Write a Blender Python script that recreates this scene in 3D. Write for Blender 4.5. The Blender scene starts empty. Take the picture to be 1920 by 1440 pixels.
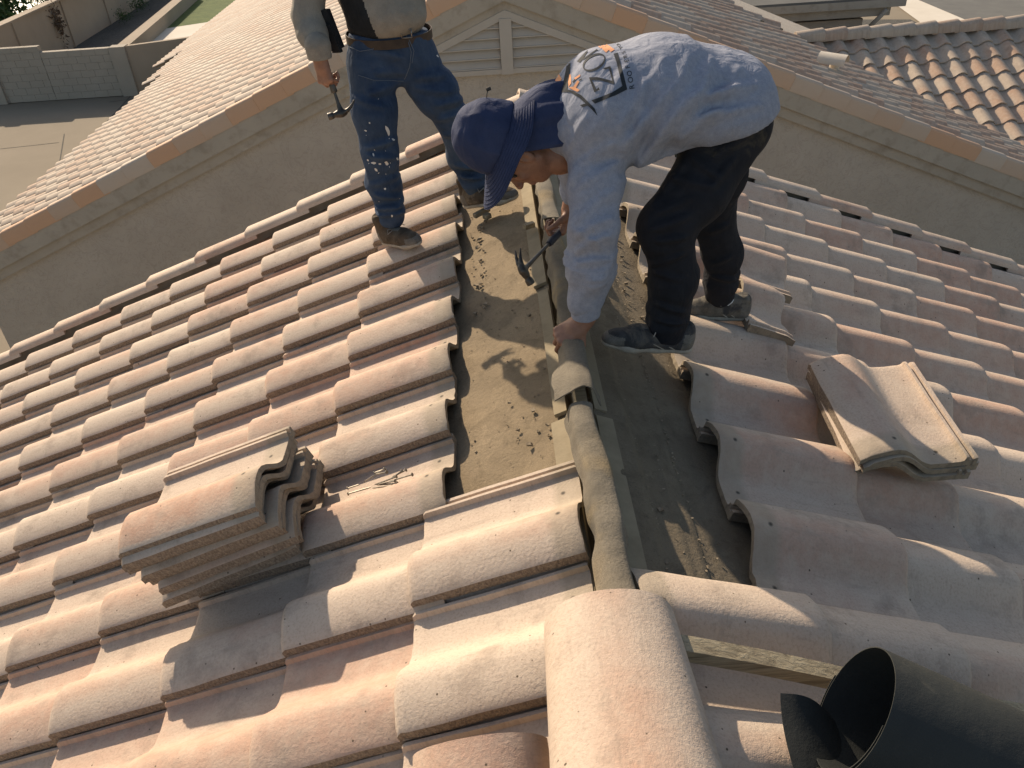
import bpy, bmesh, math, random
import numpy as np
from mathutils import Vector, Matrix
from mathutils.bvhtree import BVHTree
random.seed(7); RNG=np.random.default_rng(7)
SC=bpy.context.scene
# ---------------------------------------------------------------- camera
F_PX=1515.8; TH=.6174; YAW=.0021; ROLL=.0655
CAM=np.array([-.1882,-.121,1.274]); PP=math.atan(5/12)
def _axes():
    f=np.array([math.sin(YAW)*math.cos(TH),math.cos(YAW)*math.cos(TH),-math.sin(TH)])
    r=np.array([math.cos(YAW),-math.sin(YAW),0.]); d=np.cross(f,r); c,s=math.cos(ROLL),math.sin(ROLL)
    return c*r+s*d,-s*r+c*d,f
CR,CD,CF=_axes()
cam=bpy.data.cameras.new('camera'); cam.sensor_width=36; cam.lens=F_PX/1920*36; cam.clip_end=500; cam.clip_start=.02
co=bpy.data.objects.new('camera',cam); SC.collection.objects.link(co)
M=Matrix.Identity(4)
for i in range(3): M[i][0]=CR[i]; M[i][1]=-CD[i]; M[i][2]=-CF[i]; M[i][3]=CAM[i]
co.matrix_world=M; SC.camera=co
def hit(u,v,n,c):
    q=CF+(u-960)/F_PX*CR+(v-720)/F_PX*CD; n=np.array(n,float); return CAM+q*((c-CAM@n)/(q@n))
def atY(u,v,y): return hit(u,v,(0,1,0),y)
def atZ(u,v,z): return hit(u,v,(0,0,1),z)
NL=(-math.sin(PP),0,math.cos(PP)); NR=(math.sin(PP),0,math.cos(PP))
def onL(u,v,h=0): return hit(u,v,NL,h)
def onR(u,v,h=0): return hit(u,v,NR,h)
def prj(X):
    q=np.asarray(X)-CAM; z=q@CF; return 960+F_PX*(q@CR)/z,720+F_PX*(q@CD)/z,z
# ---------------------------------------------------------------- light
SUN_AZ,SUN_EL=-31.0,29.5
a,e_=math.radians(SUN_AZ),math.radians(SUN_EL)
LDIR=Vector((math.sin(a)*math.cos(e_),math.cos(a)*math.cos(e_),math.sin(e_)))
W_=bpy.data.worlds.new('World'); SC.world=W_; W_.use_nodes=True
nt=W_.node_tree; bg=nt.nodes['Background']; sky=nt.nodes.new('ShaderNodeTexSky'); sky.sky_type='NISHITA'
sky.sun_disc=False; sky.sun_elevation=e_; sky.sun_rotation=math.radians(SUN_AZ); sky.air_density=1.0; sky.dust_density=1.5
nt.links.new(sky.outputs[0],bg.inputs[0]); bg.inputs[1].default_value=.124
sl=bpy.data.lights.new('sun','SUN'); sl.energy=4.5; sl.angle=math.radians(.55); sl.color=(1,.90,.78)
so=bpy.data.objects.new('sun',sl); SC.collection.objects.link(so); so.rotation_euler=LDIR.to_track_quat('Z','Y').to_euler()
SC.view_settings.view_transform='Standard'; SC.view_settings.look='None'; SC.view_settings.exposure=0.45; SC.view_settings.gamma=1
try:
    SC.view_settings.use_white_balance=True; SC.view_settings.white_balance_temperature=7600; SC.view_settings.white_balance_tint=11
except Exception: pass
# ---------------------------------------------------------------- helpers
def mesh_np(name,V,Fc,mats,fm=None,smooth=True,sharp=None):
    me=bpy.data.meshes.new(name); me.from_pydata([tuple(map(float,v)) for v in V],[],[tuple(map(int,f)) for f in Fc])
    for m in mats: me.materials.append(m)
    if fm is not None: me.polygons.foreach_set('material_index',np.asarray(fm,dtype=np.int32))
    me.polygons.foreach_set('use_smooth',[smooth]*len(me.polygons))
    if sharp: me.set_sharp_from_angle(angle=math.radians(sharp))
    me.update(); return me
def link(name,me,parent=None,loc=None,label=None,cat=None,group=None,kind=None):
    o=bpy.data.objects.new(name,me); SC.collection.objects.link(o)
    if parent is not None:
        o.parent=parent; pl=Vector((0,0,0)); q=parent
        while q is not None: pl+=q.location; q=q.parent
        o.location=(Vector(loc) if loc is not None else Vector((0,0,0)))-pl
    elif loc is not None: o.location=Vector(loc)
    if label: o['label']=label
    if cat: o['category']=cat
    if group: o['group']=group
    if kind: o['kind']=kind
    return o
def empty(name,loc,label,cat,group=None): return link(name,None,None,loc,label,cat,group)
class MB:
    def __init__(s): s.V=[];s.F=[];s.M=[];s.m=0
    def add(s,V,F,m=None):
        o=len(s.V); s.V+= [tuple(v) for v in V]; s.F+=[tuple(i+o for i in f) for f in F]; s.M+=[s.m if m is None else m]*len(F)
    def box(s,c,d,R=None,m=None):
        c=np.array(c,float); d=np.array(d,float)/2
        P=np.array([[x,y,z] for x in(-1,1) for y in(-1,1) for z in(-1,1)],float)*d
        if R is not None: P=P@np.array(R,float)   # rows of R = axes
        s.add(P+c,[(0,1,3,2),(4,6,7,5),(0,4,5,1),(2,3,7,6),(0,2,6,4),(1,5,7,3)],m)
    def prism(s,poly,ext,m=None):
        P=np.array(poly,float); n=len(P); e=np.array(ext,float)
        s.add(np.vstack([P,P+e]),[tuple(range(n))[::-1],tuple(range(n,2*n))]+[(i,(i+1)%n,n+(i+1)%n,n+i) for i in range(n)],m)
    def tube(s,pts,rad,n=10,cap=True,m=None):
        P=[np.array(p,float) for p in pts]; R=rad if hasattr(rad,'__len__') else [rad]*len(P); V=[];F=[]
        up=np.array([.13,.21,.97])
        for i,p in enumerate(P):
            t=P[min(i+1,len(P)-1)]-P[max(i-1,0)]; t/=np.linalg.norm(t)+1e-9
            a1=np.cross(t,up); 
            if np.linalg.norm(a1)<.05: a1=np.cross(t,(1,0,0))
            a1/=np.linalg.norm(a1); b1=np.cross(t,a1); up=np.cross(a1,t)
            for k in range(n):
                w=2*math.pi*k/n; V.append(p+R[i]*(math.cos(w)*a1+math.sin(w)*b1))
        for i in range(len(P)-1):
            for k in range(n): F.append((i*n+k,i*n+(k+1)%n,(i+1)*n+(k+1)%n,(i+1)*n+k))
        if cap: F.append(tuple(range(n))[::-1]); F.append(tuple((len(P)-1)*n+k for k in range(n)))
        s.add(V,F,m)
    def grid(s,G,closed=False,m=None):
        G=np.array(G,float); a,b=G.shape[:2]; F=[]
        for i in range(a-1):
            for j in range(b if closed else b-1): F.append((i*b+j,i*b+(j+1)%b,(i+1)*b+(j+1)%b,(i+1)*b+j))
        s.add(G.reshape(-1,3),F,m)
    def sheet(s,G,t,m=None):
        # grid with thickness t (offset along averaged normals)
        G=np.array(G,float); du=np.gradient(G,axis=0); dv=np.gradient(G,axis=1); N=np.cross(du,dv); N/=np.linalg.norm(N,axis=2,keepdims=True)+1e-12
        a,b=G.shape[:2]; H=G-N*t; V=np.vstack([G.reshape(-1,3),H.reshape(-1,3)]); o=a*b; F=[]
        for i in range(a-1):
            for j in range(b-1):
                q=(i*b+j,(i+1)*b+j,(i+1)*b+j+1,i*b+j+1); F.append(q); F.append(tuple(o+k for k in q[::-1]))
        ring=[j for j in range(b)]+[i*b+b-1 for i in range(1,a)]+[(a-1)*b+j for j in range(b-2,-1,-1)]+[i*b for i in range(a-2,0,-1)]
        for k in range(len(ring)):
            p,q=ring[k],ring[(k+1)%len(ring)]; F.append((p,q,o+q,o+p))
        s.add(V,F,m)
    def mesh(s,name,mats,smooth=False,sharp=None,fix=False):
        me=mesh_np(name,s.V,s.F,mats,s.M,smooth,sharp)
        if fix:
            bm=bmesh.new(); bm.from_mesh(me); bmesh.ops.recalc_face_normals(bm,faces=bm.faces); bm.to_mesh(me); bm.free()
            if sharp: me.set_sharp_from_angle(angle=math.radians(sharp))
        return me
    def build(s,name,mats,parent=None,smooth=False,sharp=None,fix=True,**k):
        if not isinstance(mats,(list,tuple)): mats=[mats]
        return link(name,s.mesh(name,mats,smooth,sharp,fix),parent,**k)
# numpy value noise
def _h(ix,iy,iz,seed):
    n=(ix*374761393+iy*668265263+iz*2147483647+seed*974634777)&0xffffffff
    n=((n^(n>>13))*1274126177)&0xffffffff; n=n^(n>>16); return (n&0xffff)/65535.0
def noise3(P,seed=0):
    P=np.asarray(P,float); I=np.floor(P).astype(np.int64); f=P-I; f=f*f*(3-2*f); r=0
    for dx in(0,1):
        for dy in(0,1):
            for dz in(0,1):
                w=(f[...,0] if dx else 1-f[...,0])*(f[...,1] if dy else 1-f[...,1])*(f[...,2] if dz else 1-f[...,2])
                r=r+w*_h(I[...,0]+dx,I[...,1]+dy,I[...,2]+dz,seed)
    return r*2-1
# ---------------------------------------------------------------- materials
def mat(name): 
    m=bpy.data.materials.new(name); m.use_nodes=True; return m,m.node_tree,m.node_tree.nodes['Principled BSDF']
class NT:
    def __init__(s,nt): s.t=nt
    def n(s,k,**kw):
        x=s.t.nodes.new(k)
        for a,b in kw.items(): setattr(x,a,b)
        return x
    def l(s,a,b): s.t.links.new(a,b)
    def coord(s,k='Object'): return s.n('ShaderNodeTexCoord').outputs[k]
    def noise(s,v,scale,detail=4,rough=.55,dist=0):
        x=s.n('ShaderNodeTexNoise'); x.inputs['Scale'].default_value=scale; x.inputs['Detail'].default_value=detail; x.inputs['Roughness'].default_value=rough; x.inputs['Distortion'].default_value=dist
        if v is not None: s.l(v,x.inputs['Vector'])
        return x.outputs['Fac']
    def ramp(s,f,stops):
        x=s.n('ShaderNodeValToRGB'); e=x.color_ramp.elements
        while len(e)<len(stops): e.new(.5)
        for i,(p,c) in enumerate(stops):
            e[i].position=p; e[i].color=(*c,1) if hasattr(c,'__len__') else (c,c,c,1)
        s.l(f,x.inputs[0]); return x.outputs[0]
    def mix(s,f,a,b,mode='MIX'):
        x=s.n('ShaderNodeMix',data_type='RGBA',blend_type=mode)
        for i,vv in ((0,f),(6,a),(7,b)):
            if hasattr(vv,'is_output'): s.l(vv,x.inputs[i])
            elif i==0: x.inputs[0].default_value=vv
            else: x.inputs[i].default_value=(*vv,1)
        return x.outputs[2]
    def math(s,op,a,b=None,c=None):
        x=s.n('ShaderNodeMath',operation=op)
        for i,vv in enumerate((a,b,c)):
            if vv is None: continue
            if hasattr(vv,'is_output'): s.l(vv,x.inputs[i])
            else: x.inputs[i].default_value=vv
        return x.outputs[0]
    def bump(s,h,strength,dist,prev=None):
        x=s.n('ShaderNodeBump'); x.inputs['Strength'].default_value=strength; x.inputs['Distance'].default_value=dist
        s.l(h,x.inputs['Height'])
        if prev is not None: s.l(prev,x.inputs['Normal'])
        return x.outputs[0]
def rough_mat(name,c1,c2,scale=8,rough=.85,bs=60,bd=.002,bstr=.6,c3=None,metal=0,spec=.3):
    m,t,b=mat(name); N=NT(t); co_=N.coord(); f=N.noise(co_,scale,6,.6)
    col=N.ramp(f,[(.3,c1),(.7,c2)])
    if c3 is not None:
        f2=N.noise(co_,scale*3.7,5,.65); col=N.mix(N.ramp(f2,[(.5,0.),(.68,1.)]),col,c3)
    N.l(col,b.inputs['Base Color']); b.inputs['Roughness'].default_value=rough; b.inputs['Metallic'].default_value=metal
    b.inputs['Specular IOR Level'].default_value=spec
    N.l(N.bump(N.noise(co_,bs,5,.6),bstr,bd),b.inputs['Normal']); return m
def plain(name,c,rough=.6,metal=0): 
    m,t,b=mat(name); b.inputs['Base Color'].default_value=(*c,1); b.inputs['Roughness'].default_value=rough; b.inputs['Metallic'].default_value=metal; b.inputs['Specular IOR Level'].default_value=.5 if rough<.3 or metal else .15; return m
L_T=.420; W_T=.314; E_T=.3486
def tile_material(name,far=False):
    m,t,b=mat(name); N=NT(t); co_=N.coord('Object')
    at=N.n('ShaderNodeAttribute',attribute_name='tuv').outputs['Vector']   # (along, across, id)
    oi=N.n('ShaderNodeObjectInfo').outputs['Random']
    sx=N.n('ShaderNodeSeparateXYZ'); N.l(at,sx.inputs[0]); U,Vv,I=sx.outputs
    rid=N.math('FRACT',N.math('ADD',N.math('MULTIPLY',oi,7.31),I))
    cb=N.n('ShaderNodeCombineXYZ'); N.l(N.math('ADD',U,N.math('MULTIPLY',rid,37.)),cb.inputs[0]); N.l(N.math('ADD',Vv,N.math('MULTIPLY',rid,91.)),cb.inputs[1])
    v=cb.outputs[0]
    # blush of terracotta strongest along the barrel, different on every tile
    f=N.noise(v,3.2,3,.5,.3); r2=N.math('FRACT',N.math('MULTIPLY',rid,53.7))
    amt=N.math('ADD',N.math('MULTIPLY',f,1.5),N.math('SUBTRACT',N.math('MULTIPLY',r2,1.25),1.38))
    vz=N.ramp(Vv,[(.02,.0),(.075,.62),(.15,.62),(.21,.22)]); bl=N.n('ShaderNodeAttribute',attribute_name='blush').outputs['Fac']
    amt=N.math('ADD',N.math('ADD',amt,N.math('SUBTRACT',vz,.24)),bl)
    blush=N.ramp(amt,[(.05,0.),(.75,1.)])
    r3=N.math('FRACT',N.math('MULTIPLY',rid,17.9))
    base=N.mix(r3,(.53,.425,.335),(.47,.37,.295)) if not far else N.mix(r3,(.44,.365,.29),(.39,.315,.25))
    pink=N.mix(r2,(.44,.255,.175),(.48,.315,.235)) if not far else N.mix(r2,(.38,.215,.14),(.38,.26,.19))
    col=N.mix(blush,base,pink)
    sp=N.noise(v,150,3,.7); col=N.mix(N.ramp(sp,[(.30,.5),(.52,0.)]),col,(.30,.22,.16))
    sp2=N.noise(v,22,5,.7); col=N.mix(N.ramp(sp2,[(.42,0.),(.8,.5)]),col,(.58,.49,.39))
    dirt=N.noise(v,6,6,.7); col=N.mix(N.ramp(dirt,[(.32,.6),(.47,0.)]),col,(.24,.19,.15)); st_=N.n('ShaderNodeMapping'); st_.inputs['Scale'].default_value=(5,38,1); N.l(v,st_.inputs[0]); col=N.mix(N.ramp(N.noise(st_.outputs[0],1.,4,.65),[(.56,0.),(.74,.38)]),col,(.27,.215,.17))
    # uncoated grey-green head band and nail holes
    wob=N.math('ADD',U,N.math('MULTIPLY',N.noise(v,14,2),.02))
    band=N.ramp(wob,[(.066,.7),(.088,0.)]); col=N.mix(band,col,N.mix(sp2,(.24,.195,.14),(.42,.35,.265)))
    def dot(u0,v0,r):
        d=N.math('SQRT',N.math('ADD',N.math('POWER',N.math('SUBTRACT',U,u0),2.),N.math('POWER',N.math('SUBTRACT',Vv,v0),2.)))
        return N.ramp(d,[(r*.8,1.),(r*1.25,0.)])
    if not far:
        for u0,v0 in ((.045,.105),(.045,.24)): col=N.mix(dot(u0,v0,.0042),col,(.03,.025,.02))
        # chips and crumbs of dirt
        vo=N.n('ShaderNodeTexVoronoi'); vo.inputs['Scale'].default_value=26; N.l(v,vo.inputs['Vector'])
        col=N.mix(N.ramp(vo.outputs['Distance'],[(.045,1.),(.07,0.)]),col,(.10,.075,.05))
    N.l(col,b.inputs['Base Color']); b.inputs['Roughness'].default_value=.8; b.inputs['Specular IOR Level'].default_value=.35
    if far:
        b.inputs['Roughness'].default_value=.75; b.inputs['Specular IOR Level'].default_value=.22
        N.l(N.bump(N.noise(co_,60,3),.4,.002),b.inputs['Normal'])
    else:
        p=N.bump(N.noise(v,130,2,.5,0),.6,.0020); p=N.bump(N.noise(v,420,2,.6),.7,.0010,p); N.l(p,b.inputs['Normal'])
    return m
def rake_mat():
    m,t,b=mat('rake_glaze'); N=NT(t); oi=N.n('ShaderNodeObjectInfo').outputs['Random']; c=N.coord()
    f=N.math('ADD',N.math('MULTIPLY',N.noise(c,2.5,3),.5),N.math('MULTIPLY',oi,1.0))
    col=N.ramp(f,[(.30,(.47,.38,.30)),(.62,(.47,.335,.24)),(.95,(.52,.31,.19))]); col=N.mix(N.ramp(N.noise(c,9,5,.7),[(.55,0.),(.8,.4)]),col,(.33,.26,.20))
    N.l(col,b.inputs['Base Color']); b.inputs['Roughness'].default_value=.75; N.l(N.bump(N.noise(c,50,3),.4,.002),b.inputs['Normal']); return m
M_RAKE=rake_mat()
M_TILE=tile_material('glazed_tile'); M_TFAR=tile_material('far_tile',True)
m,t,b=mat('tile_cut'); N=NT(t); c_=N.coord(); mp=N.n('ShaderNodeMapping'); mp.inputs['Rotation'].default_value=(0,0,.9); mp.inputs['Scale'].default_value=(90,9,60); N.l(c_,mp.inputs[0])
hz=N.noise(mp.outputs[0],2.0,4,.7); N.l(N.ramp(hz,[(.35,(.13,.095,.07)),(.7,(.33,.26,.19))]),b.inputs['Base Color']); b.inputs['Roughness'].default_value=.95
N.l(N.bump(hz,1.,.004),b.inputs['Normal']); M_CUT=m
M_CONC=rough_mat('bare_tile_concrete',(.20,.165,.12),(.31,.26,.19),14,.95,120,.002,.8,(.16,.13,.10))
m,t,b=mat('stucco'); N=NT(t); c_=N.coord(); col=N.ramp(N.noise(c_,1.6,5,.6),[(.3,(.38,.335,.28)),(.7,(.445,.395,.335))])
lace=N.noise(c_,5.5,5,.62,1.6); col=N.mix(N.ramp(lace,[(.475,0.),(.5,.30),(.525,0.)]),col,(.22,.185,.15)); col=N.mix(N.ramp(N.noise(c_,16,5,.7,.8),[(.55,0.),(.75,.25)]),col,(.25,.21,.17))
N.l(col,b.inputs['Base Color']); b.inputs['Roughness'].default_value=.95; b.inputs['Specular IOR Level'].default_value=.2
N.l(N.bump(N.noise(c_,14,5,.65,1.5),.9,.012,N.bump(N.noise(c_,70,4,.6),.6,.003)),b.inputs['Normal']); M_STUC=m
M_TRIM=rough_mat('painted_trim',(.335,.295,.24),(.39,.345,.285),1.5,.95,40,.005,.6,(.29,.25,.20))
M_VENT=rough_mat('vent_paint',(.38,.34,.29),(.42,.38,.33),4,.7,80,.001,.3)
M_GRND=rough_mat('driveway_concrete',(.20,.165,.12),(.25,.21,.155),.35,.95,9,.004,.3)
M_BLOCK=rough_mat('block_wall',(.31,.275,.225),(.37,.33,.275),.8,.95,12,.01,.4)
M_YARD=rough_mat('yard_wall_paint',(.30,.245,.185),(.36,.295,.225),.6,.95,10,.01,.4)
M_BED=rough_mat('gravel_bed',(.05,.05,.045),(.10,.095,.085),12,.95,30,.02,1.)
M_LAWN=rough_mat('lawn_grass',(.05,.085,.02),(.09,.13,.03),3,.95,40,.02,1.)
M_PALE=rough_mat('pale_slab',(.55,.50,.42),(.62,.57,.49),1,.9,15,.004,.3)
M_STREET=rough_mat('asphalt',(.11,.11,.105),(.14,.14,.13),2,.95,50,.004,.5)
M_GREEN=rough_mat('leaves',(.015,.045,.012),(.05,.10,.03),5,.8,30,.01,.6)
M_BARK=rough_mat('bark',(.09,.06,.04),(.14,.10,.07),9,.9)
M_BLUE=rough_mat('pool_cover',(.10,.20,.24),(.16,.28,.32),2,.4)
m,t,b=mat('weathered_wood'); N=NT(t); c_=N.coord(); mp=N.n('ShaderNodeMapping'); mp.inputs['Scale'].default_value=(3,55,55); N.l(c_,mp.inputs[0]); g_=N.noise(mp.outputs[0],1.6,5,.7,.5)
col=N.ramp(g_,[(.32,(.12,.095,.06)),(.5,(.27,.225,.15)),(.7,(.38,.325,.225))]); col=N.mix(N.ramp(N.noise(c_,9,4,.6),[(.5,0.),(.75,.6)]),col,(.14,.11,.075)); N.l(col,b.inputs['Base Color']); b.inputs['Roughness'].default_value=.9; N.l(N.bump(g_,1.,.003),b.inputs['Normal']); M_WOOD=m
M_BATT=rough_mat('dusty_batten',(.22,.18,.12),(.30,.25,.17),14,.95,120,.0015,.6)
M_BEDW=rough_mat('mortar',(.16,.14,.11),(.24,.21,.17),14,.95)
M_BLACK=rough_mat('black_felt',(.012,.013,.013),(.03,.03,.028),6,.75,300,.0012,.7,spec=.4)
M_STEEL=rough_mat('steel',(.16,.15,.14),(.30,.28,.26),20,.38,90,.0006,.4,metal=.9)
M_DKSTEEL=rough_mat('dark_steel',(.05,.048,.045),(.12,.11,.10),20,.45,90,.0006,.4,metal=.8)
M_NAIL=rough_mat('nail_steel',(.16,.145,.12),(.34,.31,.26),50,.55,90,.0004,.4,metal=.8)
M_RUB=rough_mat('rubber_grip',(.015,.02,.035),(.03,.035,.05),20,.6,200,.0008,.5)
M_GALV=rough_mat('vent_metal',(.50,.44,.36),(.58,.52,.43),5,.5,60,.001,.3)
M_DEBRIS=rough_mat('debris',(.14,.105,.07),(.34,.28,.20),60,.95)
M_DARK=plain('dark_void',(.006,.005,.004),.95)
# ---------------------------------------------------------------- roof tiles
def tile_profile(n=1):
    ys=[0,.004,.012,.024,.04,.06,.08,.1,.12,.14,.158,.175,.19,.205,.222,.245,.268,.288,.298,.301,.309,.312,.321,.324,.334]
    zs=[]
    for y in ys:
        if y<=.1: u=y/.1; z=.043+.031*(math.sin(u*math.pi/2)**.80)
        elif y<=.215: z=.073*(.5+.5*math.cos(math.pi*(y-.1)/.115))+.001
        elif y<=.29: z=.001+.0012*((y-.25)/.04)**2
        elif y<=.2985: z=.0045
        elif y<.31: z=.0185
        elif y<.3235: z=.003
        else: z=.014
        zs.append(z)
    return np.array(ys),np.array(zs)
def tile_geo(L=L_T,seed=0,rough=1.,x0=0.,low=False):
    ys,zs=tile_profile()
    if low: k=[0,2,5,7,9,11,13,15,18,20]; ys,zs=ys[k],zs[k]
    T=.018; xs=np.array([0,.004,.03,.08,.16,.24,.32,.395,.409,.417,.420])*(1) if not low else np.array([0,.2,.41,.42])
    xs=xs*(L/.42) if L>.2 else np.linspace(0,L,6); xs=xs+x0
    rs=np.random.default_rng(seed); n=len(ys); V=[]; 
    for i,x in enumerate(xs):
        dr=0
        if not low: 
            e=(L+x0-x); dr=-.0085*max(0,1-e/.011)**2 if e<.011 else 0     # rounded nose
            dr-= .002 if i==0 else 0
        for j,(y,z) in enumerate(zip(ys,zs)):
            jx=rs.normal(0,.0009)*rough if i in (0,len(xs)-1) else 0; jy=rs.normal(0,.0008)*rough if j==0 else 0
            dz=dr if z>.012 or j<3 else dr*.35
            V.append((x+jx,-(y+jy),z+dz))
    o=len(V)
    for i,x in enumerate(xs):
        for j,(y,z) in enumerate(zip(ys,zs)):
            zb=z-T if (y<.29) else min(z-T,-.016)
            if j==0: zb=z-.025
            V.append((V[i*n+j][0],V[i*n+j][1],zb))
    F=[];Mi=[];m_=len(xs)
    for i in range(m_-1):
        for j in range(n-1):
            q=(i*n+j,i*n+j+1,(i+1)*n+j+1,(i+1)*n+j); F.append(q); Mi.append(0)
            F.append(tuple(o+k for k in q[::-1])); Mi.append(2)
    for i in range(m_-1):
        F.append((i*n,(i+1)*n,o+(i+1)*n,o+i*n)); Mi.append(1)
        F.append((i*n+n-1,o+i*n+n-1,o+(i+1)*n+n-1,(i+1)*n+n-1)); Mi.append(2)
    for j in range(n-1):
        F.append((j,o+j,o+j+1,j+1)); Mi.append(2)
        a=(m_-1)*n; F.append((a+j,a+j+1,o+a+j+1,o+a+j)); Mi.append(0)
    return np.array(V),F,Mi
def add_tuv(me,P):   # P (n,3) per-vertex: along, across, id
    at=me.attributes.new('tuv','FLOAT_VECTOR','POINT'); at.data.foreach_set('vector',np.asarray(P,dtype=np.float32).ravel())
def fixn(me,sharp=40):
    bm=bmesh.new(); bm.from_mesh(me); bmesh.ops.recalc_face_normals(bm,faces=bm.faces); bm.to_mesh(me); bm.free(); me.set_sharp_from_angle(angle=math.radians(sharp))
TILE_ME=[]
for sd in range(5):
    V,F,Mi=tile_geo(seed=sd); 
    V[:,2]+=noise3(V*np.array([9,9,0])+sd*13,sd)*.0012; V[:,1]+=noise3(V*np.array([7,0,0])+sd*5.3,sd+9)*.0015
    me=mesh_np('roof_tile',V,F,[M_TILE,M_CUT,M_CONC],Mi); add_tuv(me,np.c_[V[:,0],-V[:,1],np.zeros(len(V))]); fixn(me); TILE_ME.append(me)
TAU=.0745; HN=-.026
def tile_matrix(side,s_nose,yc):
    # returns R (rows local axes in world) and origin
    cp,sp=math.cos(PP),math.sin(PP)
    down=np.array([-cp if side=='L' else cp,0,-sp]); nrm=np.array(NL if side=='L' else NR)
    x=down*math.cos(TAU)+nrm*math.sin(TAU); z=nrm*math.cos(TAU)-down*math.sin(TAU)
    y=np.cross(z,x)
    nose=down*s_nose+nrm*HN+np.array([0,yc,0])
    org=nose-x*L_T
    return x,y,z,org
def place(o,x,y,z,org,parent=None):
    Mx=Matrix(((x[0],y[0],z[0],0),(x[1],y[1],z[1],0),(x[2],y[2],z[2],0),(0,0,0,1)))
    o.rotation_mode='QUATERNION'; o.rotation_quaternion=Mx.to_quaternion(); pl=Vector((0,0,0)); q=parent
    while q is not None: pl+=q.location; q=q.parent
    o.location=Vector(org)-pl
YL=2.3397; SL=1.1829; YR=3.8128+.045; SR=1.1616
HOUSE=empty('tiled_house',(0,2,-5.2),'near house whose tiled gable roof is opened along its ridge under the two workers','house')
tiles=[]
for side,y0,s0,jr in (('L',YL,SL,range(-9,6)),('R',YR,SR,range(-1,15))):
    for j in jr:
        yc=y0+j*W_T if side=='L' else y0-j*W_T
        for k in range(-2,12):
            if k==-2:
                if side=='L' and j>-4: continue
                if side=='R' and j<9 : continue
                if side=='R' and j==10 : pass
            s=s0+k*E_T; x,y,z,org=tile_matrix(side,s,yc)
            c=org+x*.25-y*.15; u,v,dz=prj(c)
            if dz<.05 or not(-330<u<2250 and -100<v<1900): continue
            vis=(-120<u<2040 and 150<v<1560)
            tiles.append((dz if vis else dz+50,side,j,k,s,yc))
tiles.sort(key=lambda t:t[0])
rest=[]
for n_,(dz,side,j,k,s,yc) in enumerate(tiles):
    rr=random.Random(side+str(j)+'/'+str(k)); s+=rr.gauss(0,.0045); yc+=rr.gauss(0,.0025)
    x,y,z,org=tile_matrix(side,s,yc); a=rr.gauss(0,.009); x,y=x*math.cos(a)+y*math.sin(a),y*math.cos(a)-x*math.sin(a); org=org+z*rr.uniform(-.001,.0025)
    if n_<100 and dz<50:
        o=link('roof_tile',TILE_ME[rr.randrange(5)],HOUSE); place(o,x,y,z,org,HOUSE)
    else: rest.append((x,y,z,org,rr.randrange(5)))
def merged(name,lst,mats,parent,geos,kind='stuff',sharp=40):
    V=[];F=[];Mi=[];T=[];o=0
    for n_,(x,y,z,org,g) in enumerate(lst):
        Vg,Fg,Mg=geos[g%len(geos)]; P=Vg[:,:1]*x+Vg[:,1:2]*y+Vg[:,2:3]*z+org; V.append(P); F+=[tuple(i+o for i in f) for f in Fg]; Mi+=Mg; o+=len(P)
        T.append(np.c_[Vg[:,0],-Vg[:,1],np.full(len(P),((n_*.61803)%1))])
    V=np.vstack(V); me=mesh_np(name,V,F,mats,Mi); add_tuv(me,np.vstack(T)); fixn(me,sharp)
    return link(name,me,parent,kind=kind)
merged('roof_tile',rest,[M_TILE,M_CUT,M_CONC],HOUSE,[tile_geo(seed=s) for s in range(3)])
# ---- rake tiles along our far gable edge (rounded strip on top, face turned away from us)
def rake_geo(L=.42,hh=.17,ww=.085):
    # local: x downslope, y across (0 = outer face), z up ; L-shaped section with rounded shoulder, y grows inward
    sec=[(0,-hh),(0,-.035),(.006,-.018),(.020,-.006),(.04,0),(ww-.04,0),(ww-.020,-.006),(ww-.006,-.018),(ww,-.036),(ww-.014,-.036),(ww-.026,-.018),(.026,-.018),(.014,-.03),(.014,-hh)]
    V=[];n=len(sec)
    for x in (0,L-.02,L-.006,L): 
        for (y,z) in sec:
            s=.86 if x==L else 1.; V.append((x,ww/2+(y-ww/2)*(.93 if x==L else 1),z-({L:.016,L-.006:.006}.get(x,0) if z>-.1 else 0)))
    F=[(i*n+k,i*n+(k+1)%n,(i+1)*n+(k+1)%n,(i+1)*n+k) for i in range(3) for k in range(n)]+[tuple(range(n))[::-1],tuple(3*n+k for k in range(n))]
    return np.array(V,float),F,[0]*len(F)
def rake(parent,Y,outer,h_top,smax,e,far,name='rake_tile',z0=0,srange=None,mat_=None):
    V,F,Mi=rake_geo(ww=.125); me=mesh_np(name,V,F,[mat_ or M_TILE],Mi,True,35); add_tuv(me,np.c_[V[:,0]+.1,V[:,1]-V[:,2],np.zeros(len(V))]); fixn(me,35)
    V2=V*np.array([1,-1,1]); me2=mesh_np(name,V2,[f[::-1] for f in F],[mat_ or M_TILE],Mi,True,35); add_tuv(me2,np.c_[V[:,0]+.1,V[:,1]-V[:,2],np.zeros(len(V))]); fixn(me2,35)
    for side in 'LR':
        cp,sp=math.cos(PP),math.sin(PP); down=np.array([-cp if side=='L' else cp,0,-sp]); nrm=np.array(NL if side=='L' else NR)
        s=.35
        while s<smax:
            t_=.055; x=down*math.cos(t_)+nrm*math.sin(t_); z=nrm*math.cos(t_)-down*math.sin(t_); y=np.cross(z,x)
            # y for L is -Y ; want local y pointing inward
            inward=np.array([0,-1,0]) if outer>0 else np.array([0,1,0])
            m_=me if y@inward>0 else me2
            x=x-inward*.018; x/=np.linalg.norm(x); y=np.cross(z,x); y/=np.linalg.norm(y)
            o=link(name,m_,parent); org=down*s+nrm*h_top+np.array([0,Y,z0])-x*.42; place(o,x,y,z,org,parent)
            s+=e
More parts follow.
